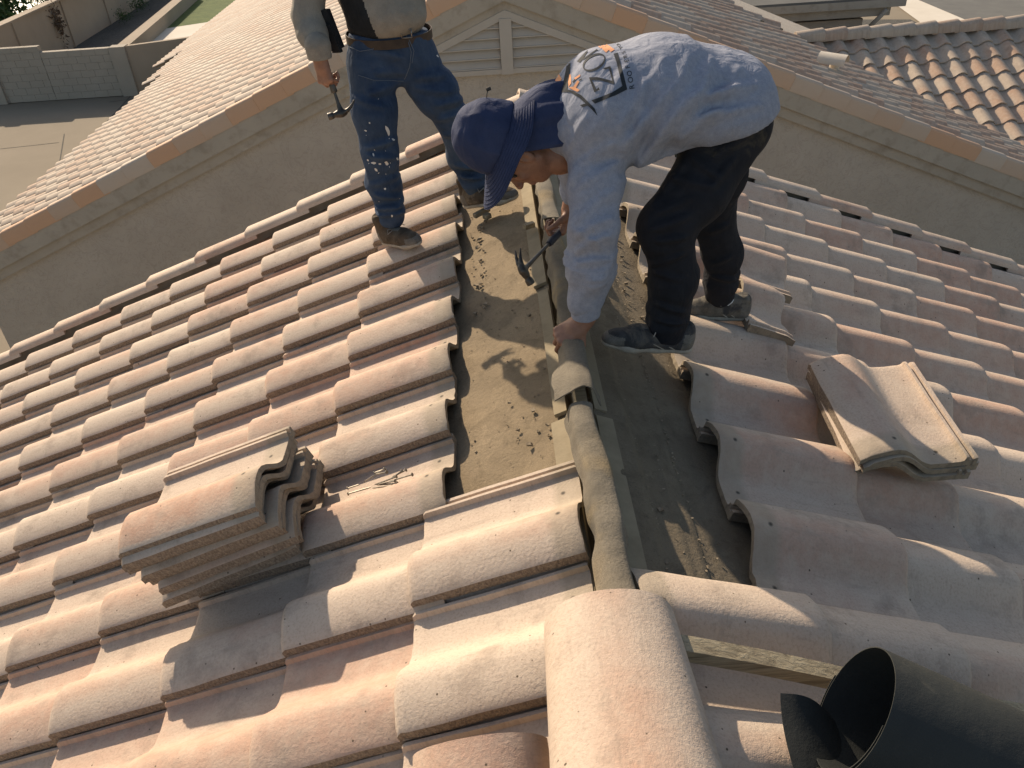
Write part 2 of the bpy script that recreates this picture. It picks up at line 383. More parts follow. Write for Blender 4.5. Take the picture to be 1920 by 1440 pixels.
rake(HOUSE,4.262,+1,.085,4.6,E_T,False)
mb=MB()
for sg in(-1,1): mb.prism([(sg*.02,4.185,-.02),(sg*4.7,4.185,-.02-4.7*.41667),(sg*4.7,4.185,.052-4.7*.41667),(sg*.02,4.185,.052)],(0,.03,0))
mb.build('barge_board',M_BEDW,HOUSE)
# ---- deck, ridge board, felt
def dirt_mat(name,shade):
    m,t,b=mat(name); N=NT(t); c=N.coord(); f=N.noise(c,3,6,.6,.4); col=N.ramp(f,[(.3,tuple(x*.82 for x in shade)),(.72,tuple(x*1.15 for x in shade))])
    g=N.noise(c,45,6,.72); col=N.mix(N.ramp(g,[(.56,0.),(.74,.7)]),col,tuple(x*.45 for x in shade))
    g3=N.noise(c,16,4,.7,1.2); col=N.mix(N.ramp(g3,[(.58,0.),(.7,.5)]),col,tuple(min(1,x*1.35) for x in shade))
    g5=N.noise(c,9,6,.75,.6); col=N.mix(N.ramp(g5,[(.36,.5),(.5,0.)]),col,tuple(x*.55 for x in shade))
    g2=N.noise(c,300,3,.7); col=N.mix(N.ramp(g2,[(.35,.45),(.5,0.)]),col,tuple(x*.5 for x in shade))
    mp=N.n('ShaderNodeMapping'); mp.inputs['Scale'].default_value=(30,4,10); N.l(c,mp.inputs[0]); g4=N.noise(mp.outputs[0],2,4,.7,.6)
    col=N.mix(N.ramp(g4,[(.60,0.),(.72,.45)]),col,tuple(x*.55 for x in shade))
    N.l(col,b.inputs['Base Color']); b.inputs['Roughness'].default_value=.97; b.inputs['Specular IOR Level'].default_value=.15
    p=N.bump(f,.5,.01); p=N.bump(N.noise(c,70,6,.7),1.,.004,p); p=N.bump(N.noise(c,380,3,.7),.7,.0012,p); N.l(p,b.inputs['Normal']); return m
M_DIRT=dirt_mat('dusty_underlay',(.25,.195,.13)); M_FELT_SHADED=dirt_mat('old_felt_shaded',(.185,.152,.108)); M_DIRT2=dirt_mat('dirt_crumbs',(.22,.16,.10))  # right-hand felt has a darker base colour standing in for deeper shade
HD=-.080
def deck(side):
    nx=np.linspace(.035,5.2,130)**1.0; nx=np.r_[np.linspace(.066,.7,60),np.linspace(.75,5.2,20)]; ny=np.linspace(-.9,4.2,170)
    cp,sp=math.cos(PP),math.sin(PP); sg=-1 if side=='L' else 1; nrm=np.array(NL if side=='L' else NR)
    S,Y=np.meshgrid(nx,ny,indexing='ij'); P=np.stack([S*5,Y*5,S*0],-1)
    d=noise3(P*1.7,3)*.004+noise3(P*5,4)*.0026+noise3(P*14,5)*.0012*(S<.7)
    lap=np.where((S>.17)&(S<.55),-.0, .0)
    if side=='R':
        l1=.175+.006*noise3(np.stack([S*0,Y*3,S*0],-1),8); l2=.285+.006*noise3(np.stack([S*0,Y*3,S*0+5],-1),8)
        d=d+.009*np.clip((l1-S)/.006,0,1)+.006*np.clip((l2-S)/.006,0,1)+.004*np.exp(-((S-.235-.006*noise3(np.stack([S*0,Y*2.2,S*0+9],-1),8))/.007)**2)
    else: d=d+np.where(S<.085,.006,0)*1.0
    G=np.stack([sg*S*cp,Y,-S*sp],-1)+nrm*(HD+d)[...,None]
    mb=MB(); 
    if side=='R': G=G[:,::-1]
    mb.grid(G)
    me=mb.mesh('underlay',[M_DIRT if side=='L' else M_FELT_SHADED],True,None,False)
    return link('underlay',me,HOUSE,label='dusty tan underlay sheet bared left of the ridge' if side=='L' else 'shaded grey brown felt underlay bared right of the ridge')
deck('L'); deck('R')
mb=MB(); mb.box((0,1.7,-.16),(.030,5.1,.26)); mb.build('ridge_board',M_WOOD,HOUSE)
# thin exposed plank edges beside the ridge slot
mb=MB()
for sg,w0 in ((-1,.05),(1,.045)):
    cp,sp=math.cos(PP),math.sin(PP); nrm=np.array(NL if sg<0 else NR)
    for y0,y1,wd in ((.4,1.62,.05),(1.65,2.35,.038),(2.4,4.1,.05)):
        s0=.068; a=np.array([sg*s0*cp,y0,-s0*sp])+nrm*(HD+.006); bb=np.array([sg*(s0+wd)*cp,y0,-(s0+wd)*sp])+nrm*(HD+.006)
        mb.prism([a,bb,bb+nrm*.012,a+nrm*.012],(0,y1-y0,0))
mb.build('batten',M_BATT,HOUSE)
mb=MB()   # house walls under the roof
mb.prism([(-4.6,-3,-5.15),(4.6,-3,-5.15),(4.6,-3,-2.4),(0,-3,-.5),(-4.6,-3,-2.4)],(0,7.0,0)); mb.build('wall',M_STUC,HOUSE)
# felt draped over the ridge board
def drape(name,y0,y1,zt,wt,ws,seed,twist=0,lift=0,label=None,flare=0):
    n=60; m_=17; G=np.zeros((n,m_,3)); 
    for i in range(n):
        t=i/(n-1); y=y0+(y1-y0)*t
        wv=noise3(np.array([[y*6,seed,0.]]),seed)[0]; wv2=noise3(np.array([[y*17,seed,3.]]),seed)[0]; wv3=noise3(np.array([[y*4,seed,7.]]),seed)[0]
        top=zt+.006*wv+.003*wv2+lift*math.exp(-((t)/.12)**2); w=wt*(1+.22*wv); cx=.010*wv3+twist*(t-.5)
        for j in range(m_):
            a=(j/(m_-1)-.5)*2
            if abs(a)<.45: x=a/.45*w; z=top-.007*(a/.45)**2
            else:
                u=(abs(a)-.45)/.55; sgn=1 if a>0 else -1
                x=sgn*(w+(ws*(1+.3*wv2*(1 if a>0 else -1))-w)*u**1.2); z=top-.007-.050*u
                if a<0 and flare: x-=flare*math.exp(-(t/.16)**2)*u; z+=flare*.55*math.exp(-(t/.16)**2)*u
            G[i,j]=(cx+x,y+.012*wv*abs(a)+(-.02*abs(a) if flare and i==0 else 0),z)
    G[...,2]+=noise3(G*40,seed)*.0012
    mb=MB(); mb.sheet(G[:, ::-1],.0035); mb.build(name,M_FELT2,None,smooth=True,sharp=50,label=label,cat='felt strip',group='felt strips folded over the ridge board')
m,t,b=mat('ridge_felt'); N=NT(t); c=N.coord(); f=N.noise(c,7,6,.65,.5); col=N.ramp(f,[(.3,(.10,.087,.066)),(.7,(.20,.172,.130))])
col=N.mix(N.ramp(N.noise(c,3.3,3,.5,1.),[(.52,0.),(.72,.75)]),col,(.27,.19,.085)); col=N.mix(N.ramp(N.noise(c,240,3,.7),[(.35,.6),(.55,0.)]),col,(.10,.085,.06))
N.l(col,b.inputs['Base Color']); b.inputs['Roughness'].default_value=.95; N.l(N.bump(N.noise(c,220,4,.7),.9,.0015,N.bump(N.noise(c,22,4,.6),.8,.006)),b.inputs['Normal']); M_FELT2=m
drape('felt_strip',.72,1.545,.026,.032,.037,3,twist=-.006,label='stained tan felt strip folded over the ridge board, running up to the ridge tile')
drape('felt_strip',1.575,2.62,.032,.027,.036,11,twist=.010,lift=.018,flare=.05,label='grey felt strip on the ridge under the gloveless hand, its near end curling open')
drape('felt_strip',2.66,4.05,.024,.028,.036,19,twist=.0,lift=.01,label='pale crumbling felt strip on the far end of the ridge')
# ---- ridge caps
def cap_geo(L=.44,r0=.126,r1=.142,hh=.122,seg=22):
    V=[];n=seg+1;xs=[0,.006,.02,.1,.2,.3,.4,.425,.434,.44]
    for x in xs:
        t=x/L; r=r0+(r1-r0)*t
        if x>.42: r-=.006*((x-.42)/.02)**2
        for j in range(n):
            a=math.pi*j/seg; ca,sa=math.cos(a),math.sin(a); V.append((x,ca*r*(1+.0),(abs(sa)**.82)*hh*(r/r1)-.0))
    o=len(V)
    for x in xs:
        t=x/L; r=r0+(r1-r0)*t-.016
        for j in range(n):
            a=math.pi*j/seg; V.append((x,math.cos(a)*r,(abs(math.sin(a))**.82)*(hh-.016)*(r/(r1-.016))))
    F=[];Mi=[];m_=len(xs)
    for i in range(m_-1):
        for j in range(n-1):
            q=(i*n+j,(i+1)*n+j,(i+1)*n+j+1,i*n+j+1); F.append(q);Mi.append(0); F.append(tuple(o+k for k in q[::-1]));Mi.append(2)
        F.append((i*n,o+i*n,o+(i+1)*n,(i+1)*n));Mi.append(1); F.append((i*n+n-1,(i+1)*n+n-1,o+(i+1)*n+n-1,o+i*n+n-1));Mi.append(1)
    for j in range(n-1):
        F.append((j,j+1,o+j+1,o+j));Mi.append(0); a=(m_-1)*n; F.append((a+j,o+a+j,o+a+j+1,a+j+1));Mi.append(0)
    V=np.array(V); V[:,2]+=noise3(V*11)*.002; return V,F,Mi
Vc,Fc,Mc=cap_geo(); 
def cap_mesh(sd):
    me=mesh_np('ridge_tile',Vc,Fc,[M_TILE,M_CUT,M_CONC],Mc); add_tuv(me,np.c_[Vc[:,0]+.1,Vc[:,1]+.5,np.full(len(Vc),sd)]); me.attributes.new('blush','FLOAT','POINT').data.foreach_set('value',(.75*np.exp(-((Vc[:,1]-.0)/.085)**2)).astype(np.float32)); fixn(me); return me
for i,(y,sd) in enumerate(((.868,.37),(.50,.81),(.14,.2))):
    o=link('ridge_tile',cap_mesh(sd),HOUSE); t_=.05; x=np.array([0,-math.cos(t_),math.sin(t_)]); z=np.array([0,math.sin(t_),math.cos(t_)]); x=x/np.linalg.norm(x)
    place(o,x,np.cross(z,x),z,(-.03,y,-.018),HOUSE)
o=link('ridge_tile',cap_mesh(.55),None,label='loose pink beige half round ridge tile at the bottom edge left of the ridge',cat='roof tile')
x=np.array([.04,-.93,-.30]); x/=np.linalg.norm(x); z=np.array([-.30,-.30,.90]); z-=x*(z@x); z/=np.linalg.norm(z); place(o,x,np.cross(z,x),z,(-.285,.70,-.125))
# ---- loose stacks of tiles
def loose(P_nose,xdir,nrm,g,label,geo=None,group=None,along=L_T,cat='roof tile',me=None):
    x=np.array(xdir,float); x/=np.linalg.norm(x); z=np.array(nrm,float); z-=x*(z@x); z/=np.linalg.norm(z); y=np.cross(z,x)
    o=link('roof_tile',me or TILE_ME[g%5],None,label=label,cat=cat,group=group); place(o,x,y,z,np.array(P_nose)-x*along); return o
# left stack: nose corner of top tile and of bottom tile
top_n=onL(222,1052,.255); top_h=onL(492,948,.255); dirx=(top_n-top_h); dirx/=np.linalg.norm(dirx)
nrmL=np.array(NL); stk=[]
lab=['rust pink topmost','second from top','third from top','fourth from top','fifth from top','sixth from top','seventh from top','bottom']
bot_n=onL(318,1128,.055); 
BLUSHED=TILE_ME[0].copy(); vv_=np.zeros(len(BLUSHED.vertices)*3,np.float32); BLUSHED.vertices.foreach_get('co',vv_); vv_=vv_.reshape(-1,3)
BLUSHED.attributes.new('blush','FLOAT','POINT').data.foreach_set('value',np.where((-vv_[:,1]>.01)&(-vv_[:,1]<.19),.75,-.3).astype(np.float32))
for i in range(8):
    t=i/7; P=top_n*(1-t)+bot_n*t; a=(.02*math.sin(i*2.1)+.10*t); R=math.cos(a),math.sin(a)
    dl=np.array([-math.cos(PP),0,-math.sin(PP)]); dd=dirx*(1-t)+t*(dl+np.array([0,-.06,0])); dd-=nrmL*(dd@nrmL)
    dd=dd+nrmL*.03; P=P+np.array([.012*math.sin(i*5.3),.010*math.cos(i*3.1),0])+dirx*.013*math.sin(i*3.7)
    loose(P-nrmL*.030,dd,nrmL+np.array([0,-.02,0]),i,lab[i]+' concrete tile of the tall stack on the left roof slope',group='tiles stacked on the left slope',me=BLUSHED if i==0 else None)
nz_=lambda v: np.array(v,float)/np.linalg.norm(v)
# right stack: head end (grey band) towards the camera
nrmR=np.array(NR)
ta,tb,tc=np.array([.753,1.525,-.238]),np.array([1.063,1.531,-.232]),np.array([.747,1.929,-.196])
xd=nz_(tc-ta); nst=nz_(np.cross(xd,-(tb-ta)))
for i,(dh,dx,dy,rot) in enumerate(((0,0,0,0),(-.024,.012,-.008,.03),(-.048,-.010,.004,-.04))):
    x=xd*math.cos(rot)+np.cross(nst,xd)*math.sin(rot)
    loose(ta+nst*(dh-.034)+np.array([dx,dy,0])+x*L_T,x,nst,i+1,('topmost, half shaded','middle','lowest')[i]+' tile of the low stack turned across the right roof slope',group='tiles stacked on the right slope')
# broken tiles by the far shoe
def short_me(L,sd):
    V,F,Mi=tile_geo(L=L,seed=sd); V=V.copy(); V[:,0]+=noise3(np.c_[V[:,1]*25,V[:,0]*0,V[:,0]*0],sd)*.012*(V[:,0]>L*.7)
    me=mesh_np('broken_tile',V,F,[M_TILE,M_CUT,M_CONC],Mi); add_tuv(me,np.c_[V[:,0]+.12,-V[:,1],np.zeros(len(V))]); fixn(me); return me
P=onR(1447,500,.085); x=np.array([.93,-.10,-.34]); loose(P,x,nrmR+np.array([0,.06,.0]),0,'broken tile propped on the right slope behind the dark trousers, its grey underside edge showing',along=.24,me=short_me(.24,3),group='broken tiles by the far shoe').name='broken_tile'
P=onR(1440,560,.045); loose(P,np.array([.92,-.06,-.38]),nrmR+np.array([0,.03,0]),0,'smaller broken tile piece just below the other one beside the far shoe',along=.17,me=short_me(.17,4),group='broken tiles by the far shoe').name='broken_tile'
# black felt roll
m,t,b=mat('roll_felt'); N=NT(t); c=N.coord(); f=N.noise(c,5,5,.6); col=N.ramp(f,[(.3,(.014,.016,.016)),(.75,(.030,.033,.030))])
col=N.mix(N.ramp(N.noise(c,16,6,.75,.8),[(.58,0.),(.80,.4)]),col,(.10,.09,.07)); N.l(col,b.inputs['Base Color']); b.inputs['Roughness'].default_value=.72; b.inputs['Specular IOR Level'].default_value=.35
N.l(N.bump(N.noise(c,260,3,.7),.6,.001,N.bump(N.noise(c,9,4),.5,.01)),b.inputs['Normal']); M_ROLL=m
ctr=onR(1600,1330,.19); ax=np.array([.90,-.39,-.285]); ax/=np.linalg.norm(ax); up=nrmR-ax*(nrmR@ax); up/=np.linalg.norm(up); sd=np.cross(ax,up)
G=[]; 
for i in range(26):
    row=[]
    for j in range(74):
        a=math.radians(200)+2*math.pi*1.55*j/73; r=.112-.012*j/73-.004*math.sin(a*1.0+.4); 
        p=ctr+ax*(.62*i/25+ .012*math.sin(a+.5)*(i==0))+up*math.sin(a)*r*1.06+sd*math.cos(a)*r*.96; row.append(p)
    G.append(row)
mb=MB(); mb.sheet(np.array(G)[:, ::-1],.0018)
# outer flap unrolling from underneath, past the roll's mouth
p0=onR(1545,1330,.06); q=[onR(1452,1312,.085),onR(1545,1332,.105),onR(1640,1440,.05),onR(1488,1440,.075)]
G=[[q[0]*(1-u)*(1-v)+q[1]*u*(1-v)+q[2]*u*v+q[3]*(1-u)*v + nrmR*(.015*math.sin(u*3)+.02*(1-u)*(1-v)**3) for u in np.linspace(0,1,14)] for v in np.linspace(0,1.3,14)]
mb.sheet(np.array(G),.0016)
mb.build('felt_roll',M_ROLL,None,smooth=True,sharp=50,label='open roll of black roofing felt lying at the lower right corner',cat='felt roll')
# loose board in the pan beside it
mb=MB(); a0=onR(1282,1190,.055); a1=onR(1930,1322,.055); d=a1-a0; n_=18
G=[[a0+d*t*1.05+np.array([0,-w,0])+nrmR*(.004*math.sin(t*7)) for w in (0,.014,.028,.036)] for t in np.linspace(-.03,1,n_)]
mb.sheet(np.array(G)[:, ::-1],.03)
mb.build('wooden_board',M_WOOD,None,label='weathered thin board lying down the right slope above the black roll',cat='board')
# nails
def nail(p,q,label):
    p=np.array(p);q=np.array(q); d=(q-p)/np.linalg.norm(q-p); mb=MB(); mb.tube([p,p+(q-p)*.9,q],[.0022,.0022,.0005],7); mb.tube([p-d*.0012,p],[.0055,.0055],10)
    mb.build('nail',M_NAIL,None,label=label,cat='nail',group='loose nails on the left slope tile')
nl=[((776,506),(520,668),.0),((655,555),(800,500),.0),((335,740),(478,692),.0),((340,805),(615,725),.0),((915,600),(650,700),.001),((1105,575),(820,660),.003),((1030,520),(860,610),.0),((985,530),(850,625),.002),((925,680),(680,700),.0),((865,705),(625,738),.0),((900,650),(700,690),.005),((800,545),(665,575),.006)]
for i,(a,bb,h) in enumerate(nl):
    z=.012+h; p=onL(600+a[0]/6.4,800+a[1]/6.4,z+.006); q=onL(600+bb[0]/6.4,800+bb[1]/6.4,z)
    lb=['nail crossing others at the top of the small scattered pile','nail with a tilted head at the upper edge of the pile, partly under another','short leftmost nail of the scattered pile','long nail at the lower left of the scattered pile, pointing right','long nail running through the middle of the pile','rightmost nail of the pile, its head sticking out','rusty nail with its head at the upper right of the pile','thin nail just left of the rusty one at the upper right of the pile','nail below the middle of the pile with its head to the right','lowest nail of the pile, almost level','nail lying over two others in the middle of the pile','very short nail resting on the topmost crossed nail'][i]
    nail(p,q,lb)
# small scraps of wood beside the boot
mb=MB(); R=np.array([[.75,.6,.1],[-.6,.78,0],[-.1,0,1]]); mb.box(onL(903,398,-.035),(.085,.02,.018),R); mb.build('wood_scrap',M_WOOD,None,label='longer grey wood scrap on the underlay beside the boot',cat='wood scrap',group='wood scraps by the boot')
mb=MB(); mb.box(onL(913,405,-.045),(.03,.028,.02),R); mb.build('wood_scrap',M_WOOD,None,label='short wood offcut against the longer grey scrap beside the boot',cat='wood scrap',group='wood scraps by the boot')
mb=MB(); mb.box(onL(992,423,-.03),(.045,.02,.02),np.array([[.85,.5,0],[-.5,.85,0],[0,0,1]])); mb.build('wood_scrap',M_WOOD,None,label='dark wood chip lying across the slot left of the ridge',cat='wood scrap',group='wood scraps by the boot')
# debris: crumbs and pebbles (stuff)
mb=MB(); rs=np.random.default_rng(4)
def chip(c,r,fl=.6):
    Q=rs.normal(size=(8,3)); Q/=np.linalg.norm(Q,axis=1,keepdims=True); base=np.array([[x,y,z] for x in(-1,1) for y in(-1,1) for z in(-1,1)],float)*np.array([1,.8,fl])+rs.normal(0,.25,(8,3))
    th=rs.uniform(0,6.28); Rz=np.array([[math.cos(th),math.sin(th),0],[-math.sin(th),math.cos(th),0],[0,0,1]]); mb.add(base*r@Rz+c,[(0,1,3,2),(4,6,7,5),(0,4,5,1),(2,3,7,6),(0,2,6,4),(1,5,7,3)])
for _ in range(300):
    y=rs.uniform(1.4,3.9); s=rs.uniform(.06,.38); r=abs(rs.normal(0,.0009))+.0006
    if y<1.75 and rs.random()<.5: r*=1.8
    chip(np.array([-s*math.cos(PP),y,-s*math.sin(PP)])+np.array(NL)*(HD+.004),r)
for _ in range(520):
    y=rs.uniform(1.05,3.9); s=min(.4,max(.05,rs.normal(.085,.05) if rs.random()<.75 else rs.uniform(.05,.38))); r=abs(rs.normal(0,.0012))+.0007
    chip(np.array([s*math.cos(PP),y,-s*math.sin(PP)])+np.array(NR)*(HD+.009),r)
for sv,nn_ in ((.178,150),(.237,170),(.288,130)):   # crumb rows added as dark lap lines, since the steps' own shading barely shows
    for _ in range(nn_):
        y=rs.uniform(1.0,3.0); s=sv+.006*noise3(np.array([[0,y*3,0]]),8)[0]+rs.normal(0,.0035); chip(np.array([s*math.cos(PP),y,-s*math.sin(PP)])+np.array(NR)*(HD+.006),rs.uniform(.0012,.0032),.4)
for (y,s,r) in ((1.72,-.17,.006),(1.63,-.13,.005),(1.58,-.19,.007),(1.66,-.22,.005),(2.2,-.2,.005),(2.24,-.15,.006),(1.8,-.24,.004),(1.55,-.10,.006),(1.9,-.12,.004),(1.3,.2,.006),(1.5,.15,.005)):
    sg=1 if s>0 else -1; chip(np.array([s*math.cos(PP),y,-abs(s)*math.sin(PP)])+np.array(NL if sg<0 else NR)*(HD+.010),r,.5)
for _ in range(90):   # broken mortar along both ragged tile heads at the far end
    y=rs.uniform(2.3,3.9); sg=rs.choice([-1,1]); s=rs.uniform(.30,.37); chip(np.array([sg*s*math.cos(PP),y,-s*math.sin(PP)])+np.array(NL if sg<0 else NR)*(HD+.008),rs.uniform(.002,.007))
mb.build('debris',M_DEBRIS,None,label='crumbs, pebbles and mortar bits strewn over the bared underlay',cat='debris',kind='stuff')
# shell pebbles a little larger
# ---------------------------------------------------------------- far house
YF=8.65; GZ=-5.2
FAR=empty('stucco_house',(0,YF,GZ),'beige stucco house behind, its gable wall with a louvred vent facing the camera','house')
zf=lambda x,h=0:-.08-.41667*abs(x)+h
mb=MB(); XL,XR=-6.5,7.6
mb.prism([(XL,YF+.12,GZ),(XR,YF+.12,GZ),(XR,YF+.12,zf(XR)),(0,YF+.12,zf(0)),(XL,YF+.12,zf(XL))],(0,9,0)); 
mb.build('wall',M_STUC,FAR)
mb=MB()
def rake_band(y0,y1,h0,h1,x_l,x_r):   # sloped trim band below the rake
    for sg,xe in ((-1,x_l),(1,x_r)):
        P=[(0,y0,zf(0,h0)),(sg*xe,y0,zf(xe,h0)),(sg*xe,y0,zf(xe,h1)),(0,y0,zf(0,h1))]
        mb.prism(P,(0,y1-y0,0))
rake_band(YF+.012,YF+.30,-.20,.10,6.95,7.9)
mb.build('rake_trim',M_TRIM,FAR)
mb=MB(); rake_band(YF+.055,YF+.30,-.325,-.199,6.9,7.9); mb.build('rake_trim',M_TRIM,FAR)
# vent
mb=MB(); vy=YF+.045; za,zb=-.40,-.965; hw=(za-zb)/.41667
for sg in(-1,1): mb.prism([(0,vy,za+.03),(sg*(hw+.06),vy,zb+.0),(sg*(hw-.12),vy,zb+.0),(0,vy,za-.05)],(0,.085,0))
mb.box((0,vy+.04,(za+zb)/2-.04),(.125,.1,za-zb-.02)); 
for sg in(-1,1): mb.box((sg*hw/2+sg*.03,vy+.042,zb-.0),(hw-.06,.084,.05))
VENT=mb.build('vent_frame',M_VENT,FAR)
mb=MB(); 
for sg in(-1,1):
    for k in range(5):
        z1=zb+.03+k*.098; xm=(za-(z1+.09))/.41667-.02
        if xm<.12: xm=.13
        xb=(za-z1)/.41667-.04
        mb.prism([(sg*.065,vy+.012,z1),(sg*xb,vy+.012,z1),(sg*xm,vy+.07,z1+.10),(sg*.065,vy+.07,z1+.10)],(0,.008,-.004))
        mb.box((sg*(.065+xb)/2,vy+.016,z1+.004),(abs(xb-.065),.014,.012))
mb.build('vent_slats',M_VENT,VENT)
mb=MB(); mb.prism([(-hw,vy+.074,zb),(hw,vy+.074,zb),(0,vy+.074,za)],(0,.004,0)); mb.build('vent_shade_sheet',M_DARK,VENT)  # near-black sheet standing in for the shade behind the slats
# far rake tiles
V,F,Mi=rake_geo(hh=.175,ww=.13)
def far_rake():
    mes=[]
    for mir in (1,-1):
        V2=V*np.array([1,mir,1]); me=mesh_np('rake_tile',V2,F if mir>0 else [f[::-1] for f in F],[M_RAKE],Mi,True,35); add_tuv(me,np.c_[V[:,0]+.1,V[:,1]*.3-V[:,2]*.2,np.zeros(len(V))]); fixn(me,35); mes.append(me)
    for side,(px,py) in (('L',(535,183.3)),('R',(1485.4,167.7))):
        cp,sp=math.cos(PP),math.sin(PP); sg=-1 if side=='L' else 1; down=np.array([sg*cp,0,-sp]); nrm=np.array(NL if side=='L' else NR)
        X=atY(px,py,YF); s0=abs(X[0])/cp; k0=s0%E_T; s=k0
        if s<.12: s+=E_T
        while s<(7.4 if side=='L' else 8.3):
            t_=.03; x=down*math.cos(t_)+nrm*math.sin(t_); z=nrm*math.cos(t_)-down*math.sin(t_); y=np.cross(z,x)
            me=mes[0] if y[1]>0 else mes[1]
            x=x+np.array([0,-.022,0]); x/=np.linalg.norm(x); y=np.cross(z,x); y/=np.linalg.norm(y)
            o=link('rake_tile',me,FAR); place(o,x,y,z,down*s+nrm*(-.08*cp+.168)+np.array([0,YF,0])-x*.42,FAR); s+=E_T
far_rake()
# far roof fields
fl=[];geo_low=[tile_geo(seed=s,low=True) for s in range(2)]
def field(side,y_a,y_b,s_a,s_b,z0,clip=None,x0=0):
    cp,sp=math.cos(PP),math.sin(PP); down=np.array([-cp if side=='L' else cp,0,-sp]); nrm=np.array(NL if side=='L' else NR); t_=.0745
    x=down*math.cos(t_)+nrm*math.sin(t_); z=nrm*math.cos(t_)-down*math.sin(t_); y=np.cross(z,x)
    j=0; yc=y_a if side=='L' else y_a+W_T
    rs=random.Random(5)
    while yc<y_b:
        s=s_a
        while s<s_b:
            P=down*s+nrm*(z0*cp)+np.array([0,yc+rs.gauss(0,.003),0]); P[0]+=x0
            if clip is None or clip(P): 
                pr_=prj(P)
                if pr_[2]>0 and -500<pr_[0]<2400 and pr_[1]>-450: fl.append((x,y,z,P-x*L_T,rs.randrange(2)))
            s+=E_T
        yc+=W_T
field('L',YF+.13,17.5,.35,7.65,.055); field('L',17.5,20.8,.35,8.3,.055); field('L',20.8,34,.35,9.35,.055)
vx=lambda y: 4.785+(12.547-y)*1.1     # valley line x(y)
field('R',YF+.13,14,.35,8.6,.055,clip=lambda P:P[0]<vx(P[1])+.1 if P[1]<13.6 else P[0]<4.6); field('R',14,34,.35,4.9,.055,clip=lambda P: P[0]<3.9+0*P[1])
# wing slope facing the camera; local tiles run down along -Y
ZW=lambda y:-2.42+.41667*(y-11.6)
yr=12.9
def wing():
    cp,sp=math.cos(PP),math.sin(PP); down=np.array([0,-cp,-sp]); nrm=np.array([0,-sp,cp]); t_=.0745
    x=down*math.cos(t_)+nrm*math.sin(t_); z=nrm*math.cos(t_)-down*math.sin(t_); y=np.cross(z,x); rs=random.Random(3)
    xx=4.3
    while xx<14:
        s=.36
        while s<5.2:
            P=np.array([xx+rs.gauss(0,.004),yr,ZW(yr)])+down*s
            if xx>vx(P[1])-.25: fl.append((x,y,z,P-x*L_T,rs.randrange(2)))
            s+=E_T
        xx+=W_T
wing()
merged('roof_tile',fl,[M_TFAR,M_CUT,M_CONC],FAR,geo_low)
mb=MB()   # roof decks and body of the wing
for sg,yb in ((-1,18.0),(1,13.9)):
    xe=7.0 if sg<0 else 7.7
    if sg<0:
        mb.prism([(0,YF+.02,zf(0,.02)),(-xe,YF+.02,zf(xe,.02)),(-xe,YF+.02,zf(xe,-.10)),(0,YF+.02,zf(0,-.10))],(0,9.4,0))
        mb.prism([(0,18.02,zf(0,.02)),(-7.55,18.02,zf(7.55,.02)),(-7.55,18.02,zf(7.55,-.06)),(0,18.02,zf(0,-.06))],(0,16,0))
    else:
        mb.add([(0,YF+.02,zf(0,.02)),(0,34,zf(0,.02)),(3.9,34,zf(3.9,.02)),(3.9,13.9,zf(3.9,.02)),(vx(13.35),13.35,zf(vx(13.35),.02)),(vx(9.4),9.4,zf(vx(9.4),.02)),(8.2,YF+.02,zf(8.2,.02))],[(0,6,5,4,3,2,1)])
mb.add([(3.4,yr,ZW(yr)-.06),(14,yr,ZW(yr)-.06),(14,8.9,ZW(8.9)-.06),(6,8.9,ZW(8.9)-.06),(3.4,11,ZW(11)-.06)],[(0,4,3,2,1)])
mb.add([(3.4,yr,ZW(yr)-.06),(14,yr,ZW(yr)-.06),(14,17.5,ZW(yr)-1.7),(3.4,17.5,ZW(yr)-1.7)],[(0,1,2,3)])
mb.build('roof_deck',M_DARK2 if 'M_DARK2' in globals() else M_STREET,FAR,fix=False)
mb=MB(); mb.box((10,13.4,-4.3),(7,7.4,1.8)); mb.box((-7.0,25,-4.4),(1.2,8,1.6)); mb.build('wall',M_STUC,FAR)
# wing ridge caps
def cap_low(L=.42,r0=.105,r1=.12,hh=.10,seg=10):
    V=[];F=[];n=seg+1
    for x,k in ((0,1.),(L-.01,1.),(L,.93)):
        r=(r0+(r1-r0)*x/L)*k
        for j in range(n): a=math.pi*j/seg; V.append((x,math.cos(a)*r,math.sin(a)*hh*r/r1))
        V[-n]=(x,r,-.06); V[-1]=(x,-r,-.06)
    for i in range(2):
        for j in range(n-1): F.append((i*n+j,(i+1)*n+j,(i+1)*n+j+1,i*n+j+1))
    F.append(tuple(2*n+k for k in range(n))); F.append(tuple(range(n))[::-1]); return np.array(V),F,[0]*len(F)
V,F,Mi=cap_low(); me=mesh_np('ridge_tile',V,F,[M_TFAR],Mi,True,40); add_tuv(me,np.c_[V[:,0]+.1,V[:,1]+.4,np.zeros(len(V))]); fixn(me)
xx=4.95
while xx<13:
    o=link('ridge_tile',me,FAR); t_=.06; x=np.array([math.cos(t_),0,math.sin(t_)]); z=np.array([-math.sin(t_),0,math.cos(t_)]); place(o,x,np.cross(z,x),z,(xx-.42,yr,ZW(yr)+.055),FAR); xx+=.345
# far main ridge caps
yy=YF+.3
while yy<26:
    o=link('ridge_tile',me,FAR); t_=.06; x=np.array([0,-math.cos(t_),math.sin(t_)]); z=np.array([0,math.sin(t_),math.cos(t_)]); place(o,x,np.cross(z,x),z,(0,yy,.06),FAR); yy+=.345
